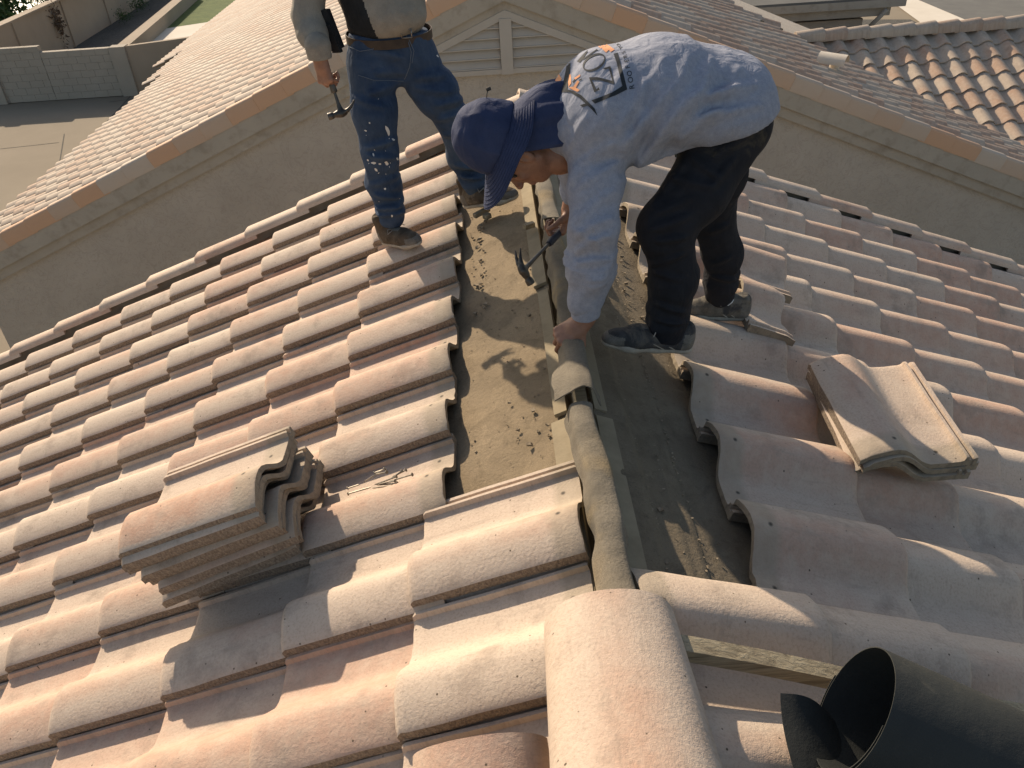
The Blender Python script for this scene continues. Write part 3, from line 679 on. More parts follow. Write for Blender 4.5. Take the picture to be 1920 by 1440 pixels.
# roof vent pipe with a half round hood
pv=hit(1562,140,NR,.04); mb=MB(); mb.tube([pv+np.array([0,0,-.1]),pv+np.array([0,0,.16])],.062,14); RV=mb.build('roof_vent',M_GALV,FAR,smooth=True,sharp=40)
mb=MB(); c=pv+np.array([-.03,0,.15]); 
G=[[c+np.array([.8,-.6,-.05])*(-.17+.34*u)+np.array([math.cos(math.pi*v)*.12*.6,math.cos(math.pi*v)*.12*.8,math.sin(math.pi*v)*.11]) for v in np.linspace(0,1,15)] for u in (0,.5,1)]
mb.sheet(np.array(G)[:, ::-1],.004); mb.build('vent_hood',M_GALV,RV,smooth=True,sharp=40)
# neighbouring building beyond the wing
NB=empty('beige_building',(8,19,GZ),'beige building with a moulded eave and a downspout beyond the tiled wing','building')
mb=MB(); e0=atY(1392,27,19); e1=atY(1668,8,19); xe=e1[0]; 
mb.box((xe-4.25,21,-4.2),(7.6,3.6,2.4)); mb.build('wall',M_STUC,NB)
mb=MB(); mb.box((xe-4,20.9,-2.62),(8.5,4.3,.16)); mb.box((xe-4.1,20.95,-2.80),(8.2,4.1,.20)); mb.build('eave_moulding',M_TRIM,NB)
mb=MB(); mb.prism([(xe-8.3,18.75,-2.54),(xe+.3,18.75,-2.54),(xe+.3,23.2,-2.2),(xe-8.3,23.2,-2.2)],(0,0,.05)); mb.build('roof',M_TFAR2 if 'M_TFAR2' in globals() else M_STREET,NB)
mb=MB(); mb.tube([(xe-.15,18.75,-2.75),(xe-.35,18.95,-3.1),(xe-.38,19.1,-3.4),(xe-.38,19.1,-5.1)],.05,8); mb.build('downspout',M_TRIM,NB,smooth=True)
# ---------------------------------------------------------------- ground and yards
def sheet_xy(name,pts,z,m_,kind='structure',**k):
    mb=MB(); mb.add([(x,y,z) for x,y in pts],[tuple(range(len(pts)))]); me=mb.mesh(name,[m_],False); 
    if me.polygons[0].normal.z<0: me.flip_normals()
    return link(name,me,None,kind=kind,**k)
sheet_xy('ground',[(-300,-200),(300,-200),(300,400),(-300,400)],GZ-.02,M_GRND)
def px_xy(L,z): return [tuple(atZ(u,v,z)[:2]) for u,v in L]
sheet_xy('concrete_slab',px_xy([(1665,50),(1800,46),(1925,110),(1925,160),(1740,46+60)],GZ),GZ+.004,M_PALE)
sheet_xy('concrete_slab',[(14.0,27.2),(15.6,27.2),(15.6,34),(15.0,34)],GZ+.008,M_PALE)
sheet_xy('street',[(15.6,20),(60,20),(60,80),(15.6,80)],GZ+.012,M_STREET)
sheet_xy('gravel',[(9.2,18),(13.8,18),(14.0,28.5),(9.2,30)],GZ+.016,M_BED)
mb=MB()   # saw cuts in the driveway
for (a,bb) in (((0,278),(110,266)),((205,190),(260,183)),((0,440),(255,168)),((70,560),(120,250))):
    p=atZ(*a,GZ); q=atZ(*bb,GZ); d=(q-p)/np.linalg.norm(q-p); nn=np.array([-d[1],d[0],0])*.012; mb.add([p-nn+[0,0,-.014],q-nn+[0,0,-.014],q+nn+[0,0,-.014],p+nn+[0,0,-.014]],[(0,1,2,3)])
mb.build('driveway_joints',M_BED,None,kind='structure')
# block wall facing us
y0=25.5; mb=MB(); zt1=-3.66; zt2=-3.83
def blockwall(mb,xa,xb,y,zt,h=.2,wd=.4):
    z=GZ; r=0
    while z<zt-.01:
        zz=min(z+h-.008,zt); x=xa-(r%2)*wd/2
        while x<xb:
            a_=max(x,xa); b_=min(x+wd-.008,xb)
            if b_-a_>.02: mb.box(((a_+b_)/2,y+.1,(z+zz)/2),(b_-a_,.2,zz-z))
            x+=wd
        z+=h; r+=1
    mb.box(((xa+xb)/2,y+.105,(GZ+zt)/2-.01),(xb-xa-.02,.185,zt-GZ-.03))
blockwall(mb,-24,-13.4,y0,zt1); blockwall(mb,-13.39,-11.35,y0,zt2)
mb.build('block_wall',M_BLOCK,None,label='grey block wall stepping down across the far end of the driveway',cat='wall')
mb=MB(); mb.box((-11.1,y0+.08,(GZ+zt2)/2+.01),(.46,.34,zt2-GZ+.04)); mb.box((-15.05,y0+.05,(GZ+zt1)/2),(.4,.3,zt1-GZ+.02)); mb.build('wall_pillar',M_BLOCK,None,label='pale square pillar ending the grey block wall',cat='pillar')
mb=MB(); mb.prism([(-10.86,y0+.0,GZ),(-8.2,y0+1.0,GZ),(-8.2,y0+1.0,zt2+.02),(-10.86,y0+.0,zt2+.02)],(.08,.2,0)); mb.build('low_wall',M_YARD,None,label='dark shaded wall between the pale pillar and the tiled roof',cat='wall')
# tall wall running away
mb=MB(); PT=[(-15.7,26.2),(-15.75,29.0),(-15.85,33),(-15.95,37),(-16.05,41),(-16.2,48)]; zt=-3.56
for i,(p,q) in enumerate(zip(PT[:-1],PT[1:])):
    mb.prism([(p[0],p[1],GZ),(q[0],q[1]-.03,GZ),(q[0],q[1]-.03,zt),(p[0],p[1],zt)],(-.2,0,0)); mb.box((p[0]+.02,p[1],(GZ+zt)/2),(.07,.07,zt-GZ))
mb.box((-15.9,37,zt+.03),(.36,22,.06)); mb.build('yard_wall',M_YARD,None,label='tall tan yard wall of panels running away behind the block wall',cat='wall')
mb=MB(); P0,P1=atZ(215,90,-4.75),atZ(325,0,-4.75); mb.prism([(P0[0],P0[1],GZ),(P0[0]+.45,P0[1],GZ),(P0[0]+.45,P0[1],-4.72),(P0[0],P0[1],-4.72)],((P1-P0)*1.3)*np.array([1,1,0])); mb.build('garden_wall',M_YARD,None,label='low tan garden wall between the dark gravel bed and the lawn',cat='wall')
sheet_xy('gravel',[(-15.7,27),(P0[0],27),(P1[0]-.3,50),(-16.2,50)],GZ+.004,M_BED)
sheet_xy('lawn',px_xy([(270,62),(330,-10),(480,-10),(440,45),(385,43)],GZ),GZ+.006,M_LAWN)
sheet_xy('patio',px_xy([(245,88),(270,60),(390,42),(430,40),(360,75)],GZ),GZ+.011,M_PALE)
sheet_xy('neighbour_yard',[(-40,27),(-16.1,27),(-16.3,60),(-40,60)],GZ+.005,M_PALE)
sheet_xy('pool',px_xy([(15,45),(95,-5),(50,-25),(0,0)],GZ),GZ+.02,M_BLUE)
def shrub(name,c,r,label,cat,trunk=None,n=900,kind=None,group=None):
    rs=np.random.default_rng(int(abs(c[0]*100))); root=empty(name,(c[0],c[1],GZ),label,cat,group) if trunk else None
    mb=MB(); 
    cl=rs.normal(size=(26,3)); cl/=np.linalg.norm(cl,axis=1,keepdims=True); cl=np.array(c)+cl*np.array(r)*rs.uniform(.25,.85,(26,1))
    for _ in range(n):
        q=cl[rs.integers(26)]+rs.normal(0,.17,3)*np.array(r); s_=.05*max(r)*rs.uniform(.7,1.5); a=rs.normal(size=3); a/=np.linalg.norm(a); b2=np.cross(a,rs.normal(size=3)); b2/=np.linalg.norm(b2); mb.add([q,q+a*s_*1.6+b2*s_*.5,q+a*s_*3,q+a*s_*1.6-b2*s_*.5],[(0,1,2,3)])
    if not trunk: return mb.build(name,M_GREEN,None,fix=False,label=label,cat=cat,group=group)
    mb.build('crown',M_GREEN,root,fix=False); mb=MB(); mb.tube([(c[0],c[1],GZ),(c[0]+.1,c[1],c[2]-r[2]*.3),(c[0]+.2,c[1]+.1,c[2]+r[2]*.3)],[.14,.10,.04],8); mb.build('trunk',M_BARK,root,smooth=True)
tp=atY(5,25,33); shrub('tree',(tp[0]-.3,33,-3.6),(1.5,1.4,1.6),'dark green leafy tree in the neighbour yard at the top left corner','tree',trunk=True,n=2600)
for (u,v,r,lb) in ((233,32,.42,'small dark shrub on the gravel bed nearest the block wall'),(262,12,.5,'bushier dark shrub farther along the gravel bed')):
    q=atZ(u,v,GZ+.3); shrub('shrub',(q[0],q[1],GZ+.35),(r,r,r*.8),lb,'shrub',n=500,group='shrubs on the gravel bed')
q=hit(104,42,(1,0,0),-15.83); mb=MB(); rs=np.random.default_rng(3)
for _ in range(260):
    yy,zz=rs.normal(0,.16),rs.normal(0,.30); c=q+np.array([.07+rs.uniform(0,.05),yy*1.2,zz]); a=rs.normal(size=3)*.05; b2=rs.normal(size=3)*.035; mb.add([c,c+a,c+a+b2,c+b2],[(0,1,2,3)])
mb.build('stain',M_BARK,None,fix=False,label='dark blotchy vine clinging to the tall tan yard wall',cat='stain')  # stands for a dark stain on the wall, modelled as loose flakes
q=atZ(95,5,-4.2); shrub('shrub',(q[0]-1.2,q[1]+2,-4.1),(1.1,.8,.7),'green hedge beyond the tall tan yard wall','shrub',n=800)
# ---------------------------------------------------------------- smooth-union bodies (signed distance -> surface nets)
class Body:
    def __init__(s): s.P=[]
    def cone(s,a,b,ra,rb,k=.02,sq=None,sub=False): s.P.append(('c',np.array(a,float),np.array(b,float),ra,rb,k,sq,sub)); return s
    def ell(s,c,r,R=None,k=.02,sub=False): s.P.append(('e',np.array(c,float),np.array(r,float),np.eye(3) if R is None else np.array(R,float),0,k,None,sub)); return s
    def chain(s,pts,rs,k=.02,sq=None):
        for i in range(len(pts)-1): s.cone(pts[i],pts[i+1],rs[i],rs[i+1],k,sq)
        return s
    @staticmethod
    def d(p,X):
        if p[0]=='c':
            _,a,b,ra,rb,k,sq,sub=p
            if sq is not None:
                ax,sc,o=sq; f=lambda Q: Q+((Q-o)@ax)[...,None]*(sc-1)*ax
                X=f(X); a=f(a[None])[0]; b=f(b[None])[0]
            ba=b-a; h=np.clip(((X-a)@ba)/max(ba@ba,1e-9),0,1); return np.linalg.norm(X-a-h[...,None]*ba,axis=-1)-(ra+(rb-ra)*h)
        _,c,r,R,_,k,_,sub=p; q=(X-c)@R.T; k0=np.linalg.norm(q/r,axis=-1); k1=np.linalg.norm(q/(r*r),axis=-1)+1e-9
        return np.where(k0<1e-6,-r.min(),k0*(k0-1)/k1)
    def ev(s,X,idx=None):
        D=np.full(X.shape[:-1],9.)
        for i in (range(len(s.P)) if idx is None else idx):
            p=s.P[i]; d=s.d(p,X); k=p[5]
            if p[7]: h=np.clip(.5-.5*(D+d)/k,0,1); D=D+( -d-D)*h+k*h*(1-h)
            elif k>0: h=np.clip(.5+.5*(D-d)/k,0,1); D=D+(d-D)*h-k*h*(1-h)
            else: D=np.minimum(D,d)
        return D
    def bbox(s):
        lo=np.full(3,9.);hi=-lo
        for p in s.P:
            if p[7]: continue
            if p[0]=='c':
                r=max(p[3],p[4])*1.9; 
                for q in (p[1],p[2]): lo=np.minimum(lo,q-r);hi=np.maximum(hi,q+r)
            else: r=p[2].max(); lo=np.minimum(lo,p[1]-r);hi=np.maximum(hi,p[1]+r)
        return lo-.02,hi+.02
    def surf(s,h,disp=None,cuts=(),pad=.03):
        lo,hi=s.bbox(); B=10; n=np.ceil((hi-lo)/h/B).astype(int)+1; dims=n*B+1
        ctr=np.stack(np.meshgrid(*[np.arange(k) for k in n],indexing='ij'),-1).reshape(-1,3); cw=lo+(ctr*B+B/2)*h; rad=B*h*.87
        pd=np.stack([s.d(p,cw) for p in s.P],0); k_=np.array([p[5] for p in s.P])
        mn=s.ev(cw); S=np.full(dims,5.,np.float32)
        g=np.stack(np.meshgrid(*[np.arange(B+1)]*3,indexing='ij'),-1)
        for b_ in range(len(cw)):
            i0=ctr[b_]*B
            if mn[b_]>rad*1.25+pad or mn[b_]<-(rad*1.6+pad):
                if mn[b_]<0: sl=tuple(slice(i0[q],i0[q]+B+1) for q in range(3)); S[sl]=np.minimum(S[sl],-5.)
                continue
            idx=np.nonzero(pd[:,b_]<rad*2.0+k_+.05)[0]
            X=lo+(i0+g)*h; D=s.ev(X,idx)
            if disp is not None: D=D+disp(X)
            for cu_ in cuts:
                if callable(cu_): D=np.maximum(D,cu_(X))
                else: D=np.maximum(D,(X-cu_[0])@cu_[1])
            sl=tuple(slice(i0[q],i0[q]+B+1) for q in range(3)); S[sl]=D
        ins=S<0; 
        c8=[(i,j,k) for i in(0,1) for j in(0,1) for k in(0,1)]; sh=tuple(d-1 for d in dims)
        cnt=np.zeros(sh,np.int8)
        for i,j,k in c8: cnt+=ins[i:i+sh[0],j:j+sh[1],k:k+sh[2]]
        A=np.argwhere((cnt>0)&(cnt<8)); idm=np.full(sh,-1,np.int32); idm[A[:,0],A[:,1],A[:,2]]=np.arange(len(A))
        vals=np.stack([S[A[:,0]+i,A[:,1]+j,A[:,2]+k] for i,j,k in c8],1); acc=np.zeros((len(A),3)); nn=np.zeros(len(A)); C8=np.array(c8,float)
        for a in range(8):
            for bb in range(a+1,8):
                if np.abs(C8[a]-C8[bb]).sum()!=1: continue
                va,vb=vals[:,a],vals[:,bb]; m_=(va<0)!=(vb<0); t=np.where(m_,va/(va-vb+1e-12*(va==vb)),0)
                acc+=np.where(m_[:,None],C8[a]+(C8[bb]-C8[a])*t[:,None],0); nn+=m_
        V=lo+(A+acc/nn[:,None])*h; Fs=[]
        for ax in range(3):
            e=[0,0,0]; e[ax]=1; a=ins[:dims[0]-e[0],:dims[1]-e[1],:dims[2]-e[2]]; b_=ins[e[0]:,e[1]:,e[2]:]
            Q=np.argwhere(a!=b_); o1,o2=(ax+1)%3,(ax+2)%3; Q=Q[(Q[:,o1]>0)&(Q[:,o2]>0)&(Q[:,o1]<sh[o1])&(Q[:,o2]<sh[o2])]
            def cell(d1,d2):
                R=Q.copy(); R[:,o1]-=d1; R[:,o2]-=d2; return idm[R[:,0],R[:,1],R[:,2]]
            q=np.stack([cell(1,1),cell(0,1),cell(0,0),cell(1,0)],1); fl=a[Q[:,0],Q[:,1],Q[:,2]]; q[~fl]=q[~fl][:,::-1]; Fs.append(q[(q>=0).all(1)])
        return V,np.vstack(Fs)
def fast_mesh(name,V,Q,mats,fm=None,relax=1):
    if relax:   # light Laplacian smoothing
        for _ in range(relax):
            acc=np.zeros_like(V); n=np.zeros(len(V))
            for a,b_ in ((0,1),(1,2),(2,3),(3,0)):
                np.add.at(acc,Q[:,a],V[Q[:,b_]]); np.add.at(n,Q[:,a],1); np.add.at(acc,Q[:,b_],V[Q[:,a]]); np.add.at(n,Q[:,b_],1)
            V=V*.5+.5*acc/np.maximum(n,1)[:,None]
    me=bpy.data.meshes.new(name); me.vertices.add(len(V)); me.vertices.foreach_set('co',V.astype(np.float32).ravel()); me.loops.add(len(Q)*4); me.loops.foreach_set('vertex_index',Q.astype(np.int32).ravel())
    me.polygons.add(len(Q)); me.polygons.foreach_set('loop_start',np.arange(len(Q),dtype=np.int32)*4); me.polygons.foreach_set('use_smooth',np.ones(len(Q),bool))
    for m in mats: me.materials.append(m)
    if fm is not None: me.polygons.foreach_set('material_index',fm.astype(np.int32))
    me.update(calc_edges=True); me.validate(); return me
def folds(X,dirv,freq,amp,seed,stretch=.22):
    d=np.array(dirv,float); d/=np.linalg.norm(d); Y=X-(X@d)[...,None]*d*(1-stretch)
    n=noise3(Y*freq,seed); n2=noise3(Y*freq*2.1,seed+1)
    r=1-2.2*np.abs(n); r=np.sign(r)*np.abs(r)**1.4
    return -amp*(r*.75+.35*n2)
def creases(X,L):
    r=0
    for a,b_,n,w,amp in L:
        Y=X-a; Y=Y-(Y@n)[...,None]*n; d=b_-a; d=d-n*(d@n); l2=d@d; h=np.clip((Y@d)/l2,0,1); q=np.linalg.norm(Y-h[...,None]*d,axis=-1); ww=w*(.55+.9*h*(1-h)*2)
        r=r-amp*(np.exp(-(q/ww)**2)-.55*np.exp(-((q-1.9*ww)/(1.1*ww))**2))*np.minimum(1,np.minimum(h,1-h)*6+.15)
    return r
nz=lambda v: np.array(v,float)/np.linalg.norm(v)
# ---- cloth / skin materials
def cloth(name,c1,c2,scale=30,weave=900,c3=None,c3s=6,c3lo=.6,c3hi=.7,rough=.9,bs=.5,extra=None,sheen=.0):
    m,t,b=mat(name); N=NT(t); c=N.coord(); f=N.noise(c,scale,5,.65); col=N.ramp(f,[(.32,c1),(.68,c2)])
    f2=N.noise(c,weave,2,.7); col=N.mix(N.ramp(f2,[(.35,.35),(.6,0.)]),col,tuple(x*.55 for x in c1))
    if c3 is not None: col=N.mix(N.ramp(N.noise(c,c3s,5,.7,.5),[(c3lo,0.),(c3hi,1.)]),col,c3)
    if extra is not None: col=N.mix(N.ramp(N.noise(c,extra[1],3,.6,1.2),[(extra[2],0.),(extra[2]+.02,1.)]),col,extra[0])
    N.l(col,b.inputs['Base Color']); b.inputs['Roughness'].default_value=rough; b.inputs['Specular IOR Level'].default_value=.2
    b.inputs['Sheen Weight'].default_value=sheen
    mp=N.n('ShaderNodeMapping'); mp.inputs['Scale'].default_value=(1,1,.45); mp.inputs['Rotation'].default_value=(.3,.5,0); N.l(c,mp.inputs[0])
    p=N.bump(N.noise(mp.outputs[0],22,3,.5,1.2),bs,.010); p=N.bump(f2,.35,.0006,p); N.l(p,b.inputs['Normal']); return m
M_SHIRT=cloth('heather_grey_cotton',(.235,.254,.312),(.312,.333,.392),70,500,bs=.7)
M_BPANT=cloth('black_trousers',(.014,.015,.019),(.022,.023,.028),20,600,c3=(.085,.070,.048),c3s=5,c3lo=.60,c3hi=.78,bs=.6)
M_JEAN=cloth('blue_denim',(.022,.042,.082),(.042,.074,.130),9,700,c3=(.085,.118,.165),c3s=4,c3lo=.46,c3hi=.92,bs=.9)
M_SHIRT2=cloth('tan_grey_shirt',(.22,.20,.17),(.29,.265,.225),20,500,bs=.5,c3=(.16,.14,.12),c3s=8,c3lo=.6,c3hi=.8)
M_VEST=cloth('black_webbing',(.012,.014,.016),(.025,.027,.03),20,500)
M_NAVY=cloth('navy_hat_cloth',(.020,.032,.078),(.034,.050,.110),14,700,c3=(.13,.11,.10),c3s=9,c3lo=.66,c3hi=.80,bs=.5,rough=.8)
M_BELT=rough_mat('leather_belt',(.03,.02,.014),(.07,.045,.03),30,.5)
M_BOOT=cloth('dusty_boot_leather',(.055,.04,.028),(.12,.095,.07),16,300,c3=(.25,.21,.16),c3s=9,c3lo=.55,c3hi=.75)
M_SHOE=cloth('grey_trainer_mesh',(.035,.036,.038),(.075,.075,.077),25,350,c3=(.19,.165,.13),c3s=11,c3lo=.55,c3hi=.75)
M_SHOE2=cloth('dusty_trainer_mesh',(.09,.08,.065),(.20,.18,.15),25,350,c3=(.05,.05,.05),c3s=14,c3lo=.5,c3hi=.6)
M_TOE=cloth('scuffed_overlay',(.10,.095,.085),(.20,.185,.16),25,300)
M_SOLE=rough_mat('dusty_sole',(.26,.23,.19),(.40,.37,.31),30,.9,150,.001,.5)
M_LACE=plain('dark_lace',(.05,.048,.045),.9); M_LACE2=plain('dusty_lace',(.30,.28,.25),.9); M_SHADE=plain('sunglass_lens',(.008,.008,.009),.12); M_SOCK=plain('white_sock',(.6,.6,.58),.9)
M_INK=plain('shirt_ink_black',(.025,.03,.035),.75); M_INKO=plain('shirt_ink_orange',(.72,.33,.17),.8)
m,t,b=mat('tanned_skin'); N=NT(t); c=N.coord(); col=N.ramp(N.noise(c,24,5,.6),[(.3,(.21,.098,.060)),(.72,(.31,.155,.10))]); col=N.mix(N.ramp(N.noise(c,90,3,.6),[(.5,0.),(.75,.35)]),col,(.16,.07,.045))
N.l(col,b.inputs['Base Color']); b.inputs['Roughness'].default_value=.5; b.inputs['Subsurface Weight'].default_value=.08; b.inputs['Subsurface Scale'].default_value=.01; N.l(N.bump(N.noise(c,170,4,.6),.5,.0012,N.bump(N.noise(c,40,3),.4,.003)),b.inputs['Normal']); M_SKIN=m
def hand(B,wr,D,Nn,mir,curl,sc=.82,spread=.10,thumb=(.5,.3),tcurl=.5,kn=None):
    """wrist, direction wrist->knuckles, palm-out normal (back of the hand), side of thumb = mir*cross(D,N)"""
    D=nz(D); Nn=np.array(Nn,float); Nn=nz(Nn-D*(Nn@D)); T=np.cross(D,Nn)*mir
    wr=np.array(wr,float); PL=.088*sc
    for u,w in ((-.030,.0150),(-.010,.0165),(.010,.0165),(.030,.0155)):
        B.cone(wr+T*u*.55*sc,wr+D*PL*(.93 if abs(u)>.02 else 1)+T*u*sc,.0165*sc,w*.82*sc,.010)
    B.cone(wr-D*.02,wr+D*.02,.024*sc,.022*sc,.02)
    for i,(u,Ls) in enumerate(((.031,(.044,.026,.021)),(.0105,(.049,.030,.023)),(-.0105,(.045,.028,.022)),(-.031,(.035,.021,.019)))):
        p=wr+D*PL*(.95,1.0,.97,.89)[i]+T*u*sc; d=nz(D+T*spread*u/.03); ang=0; rr=(.0098,.0100,.0096,.0086)[i]*sc
        cc=curl[i] if hasattr(curl[i],'__len__') else (curl[i],)*3
        for j,Lg in enumerate(Ls):
            ang+=cc[j]; dd=d*math.cos(ang)-Nn*math.sin(ang); q=p+dd*Lg*sc
            B.cone(p,q,rr,rr*.90,.0035 if j==0 else .002); 
            if j<1: B.ell(p+Nn*.002*sc,(rr*1.12,)*3,None,.005)
            p=q; rr*=.91
    a,b_=thumb; p=wr+D*.018*sc+T*.026*sc-Nn*.004; d=nz(D*math.cos(a)+T*math.sin(a)-Nn*b_); q=p+d*.040*sc; B.cone(p,q,.0150*sc,.0118*sc,.010)
    d2=nz(d*math.cos(tcurl)+(D*.9-Nn*.5-T*.3)*math.sin(tcurl)); r_=q+d2*.031*sc; B.cone(q,r_,.0115*sc,.0105*sc,.003); d3=nz(d2*math.cos(tcurl*.7)+(D*.5-Nn*.9-T*.3)*math.sin(tcurl*.7)); B.cone(r_,r_+d3*.024*sc,.0105*sc,.0085*sc,.002)
def head(B,H,U,Fd,sc=.82):
    U=nz(U); Fd=np.array(Fd,float); Fd=nz(Fd-U*(Fd@U)); L=np.cross(U,Fd); R=np.array([L,Fd,U])
    P=lambda l,f,u: H+(L*l+Fd*f+U*u)*sc
    B.ell(P(0,-.01,.035),np.array((.075,.094,.086))*sc,R,.02)
    B.ell(P(0,.022,-.03),np.array((.062,.070,.075))*sc,R,.03)       # face
    B.cone(P(0,.055,-.092),P(0,.045,-.06),.024*sc,.040*sc,.02)      # chin
    for s in(-1,1):
        B.cone(P(s*.050,-.005,-.055),P(s*.022,.052,-.094),.022*sc,.018*sc,.02)   # jaw
        B.ell(P(s*.042,.066,-.025),np.array((.020,.014,.016))*sc,R,.015)         # cheek
        B.ell(P(s*.031,.083,.004),np.array((.016,.012,.010))*sc,R,.004,sub=True) # socket
        B.ell(P(s*.031,.074,.004),np.array((.0125,.0125,.0115))*sc,R,.002)       # eyeball
        B.ell(P(s*.077,-.006,-.012),np.array((.008,.020,.032))*sc,R,.006)        # ear
        B.ell(P(s*.084,.002,-.010),np.array((.005,.010,.018))*sc,R,.003,sub=True)
    B.cone(P(-.045,.080,.024),P(.045,.080,.024),.010*sc,.010*sc,.012)            # brow
    B.cone(P(0,.088,.008),P(0,.108,-.030),.007*sc,.012*sc,.010); B.ell(P(0,.108,-.034),np.array((.017,.012,.010))*sc,R,.008)
    B.cone(P(-.020,.087,-.064),P(.020,.087,-.064),.0065*sc,.0065*sc,.006); B.cone(P(-.017,.085,-.075),P(.017,.085,-.075),.0075*sc,.0075*sc,.006)
    B.ell(P(0,.095,-.0695),np.array((.022,.008,.0018))*sc,R,.002,sub=True)
    return P,R
def shoe(parent,heel,toe,upv,mu,ms,boot=False,w=.036,name='shoe'):
    heel=np.array(heel,float); toe=np.array(toe,float); D=nz(toe-heel); up=np.array(upv,float); up=nz(up-D*(up@D)); S=np.cross(D,up); Lg=np.linalg.norm(toe-heel)
    P=lambda l,s,u: heel+D*l*Lg+S*s+up*u
    B=Body(); sq=(up,1.0,heel)
    B.cone(P(.10,0,.045),P(.34,0,.047),.032,.034,.02); B.cone(P(.10,0,.03),P(.10,0,.075),.033,.030,.02); B.cone(P(.30,0,.04),P(.62,0,.036),.034,.036,.03); B.cone(P(.62,0,.033),P(.86,-.002,.026),.037,.030,.03); B.cone(P(.86,0,.024),P(.93,0,.022),.030,.024,.02)
    B.cone(P(.28,0,.062),P(.52,0,.050),.026,.018,.02)
    if boot: B.cone(P(.17,0,.07),P(.16,0,.125),.036,.036,.02)
    B.ell(P(.16,0,.118 if not boot else .16),(.03,.026,.022),np.array([D,S,up]),.008,sub=True)
    V,Q=B.surf(.0032,lambda X: folds(X,D,60,.0010,5),cuts=[(P(0,0,.020),-up)]); cc=V[Q].mean(1)-heel; ll=(cc@D)/Lg; uu=cc@up; fm=((ll>.80)&(uu<.048)|(ll<.14)&(uu<.075)|(np.abs((cc@S))<.014)&(ll>.33)&(ll<.62)&(uu>.06)).astype(int)
    o=link(name,fast_mesh(name,V,Q,[mu,M_TOE],fm),parent)
    B=Body(); B.cone(P(.08,0,.016),P(.40,0,.013),.034,.030,.02,(up,1.9,P(0,0,.012))); B.cone(P(.40,0,.013),P(.70,0,.013),.032,.039,.02,(up,1.9,P(0,0,.012))); B.cone(P(.70,0,.013),P(.91,0,.016),.039,.029,.02,(up,1.9,P(0,0,.012)))
    V,Q=B.surf(.003,lambda X:.0009*np.sin((X@D)*900)*(((X-heel)@up)<.004),cuts=[(P(0,0,.031),up),(P(0,0,-.004),-up)]); link('sole',fast_mesh('sole',V,Q,[ms]),o)
    mb=MB()
    for k in range(5):
        l=.46+.058*k; h=.079-.0030*k; mb.tube([P(l,-.026,h-.016),P(l+.01,-.012,h-.002),P(l+.015,0,h+.001),P(l+.02,.012,h-.002),P(l+.03,.026,h-.016)],.0026,6)
    mb.tube([P(.45,0,.080),P(.43,.03,.090),P(.47,.045,.078),P(.50,.02,.082)],.0017,6); mb.tube([P(.45,0,.080),P(.47,-.03,.090),P(.51,-.045,.068)],.0017,6)
    mb.build('lace',M_LACE2,o,smooth=True)
    if not boot:
        mb=MB()
        for s in(-1,1):
            for (l0,l1,u0,u1) in ((.22,.50,.026,.060),(.34,.62,.024,.056)):
                pts=[]
                for q in np.linspace(0,1,6):
                    p=P(l0+(l1-l0)*q,0,u0+(u1-u0)*q); pts.append(p+S*s*(.0398-.0105*q**2))
                mb.tube(pts,.0019,6)
        mb.build('trim_stripe',M_SOLE,o,smooth=True)
    return o
def hammer(loc_head,grip_end,face_dir,label,gripm):
    loc=np.array(loc_head,float); g=np.array(grip_end,float); A=nz(g-loc); Fd=np.array(face_dir,float); Fd=nz(Fd-A*(Fd@A)); S=np.cross(A,Fd); Lg=np.linalg.norm(g-loc)
    root=empty('hammer',tuple(loc),label,'hammer'); 
    B=Body(); B.cone(loc+Fd*.012,loc+Fd*.038,.0105,.0085,.005); B.cone(loc+Fd*.038,loc+Fd*.050,.0135,.0135,.003); B.cone(loc-Fd*.012,loc+Fd*.014,.0125,.0125,.006); B.cone(loc-A*.004,loc+A*.03,.012,.008,.008)
    for s in(-1,1):
        pts=[loc-Fd*.008+S*s*.002]+[loc-Fd*(.008+.052*t)+A*(.030*t*t)+S*s*(.003+.0075*t) for t in (.33,.66,1.)]
        B.chain(pts,[.0095,.0075,.0052,.0026],.002)
    V,Q=B.surf(.0018,None,cuts=[(loc+Fd*.051,Fd)],pad=.01); link('hammer_head',fast_mesh('hammer_head',V,Q,[M_DKSTEEL]),root)
    mb=MB(); n=14; mb.tube([loc+A*(.015+(Lg*.60)*t)+S*0 for t in np.linspace(0,1,n)],[.0085-.0030*math.sin(t*2.2) for t in np.linspace(0,1,n)],10); mb.build('handle',M_DKSTEEL,root,smooth=True,sharp=50)
    mb=MB(); a=.50; mb.tube([loc+A*Lg*t for t in (a,a+.03,a+.2,a+.4,.97,1.0)],[.0095,.0125,.0115,.0135,.0145,.010],12); mb.build('grip',gripm,root,smooth=True,sharp=50)
    return root
EXTRA=lambda me: BVHTree.FromPolygons([v.co for v in me.vertices],[tuple(p.vertices) for p in me.polygons])
# ================================================================ bent worker
W1=empty('person',(.40,2.1,-.10),'worker bent over the ridge in grey long sleeved shirt, black trousers and navy hat','person')
ydir=np.array([0,1.,0]); cen=np.array([0,2.12,0])
neck=atY(1035,225,2.10); chest=np.array([.115,2.12,.600]); mid=np.array([.28,2.12,.622]); pel=np.array([.432,2.125,.560])
Ls=np.array([.070,1.975,.520]); Le=atY(1113,425,1.87); Lw=atY(1098,590,1.86)
Rs=np.array([.055,2.285,.520]); Re=np.array([.085,2.40,.32]); Rw=atY(1068,392,2.42)
# head frame
H=atY(972,285,2.060); U=nz([-.93,-.05,.30]); FD=nz([-.34,-.13,-.93])
sqY=(ydir,.66,cen)
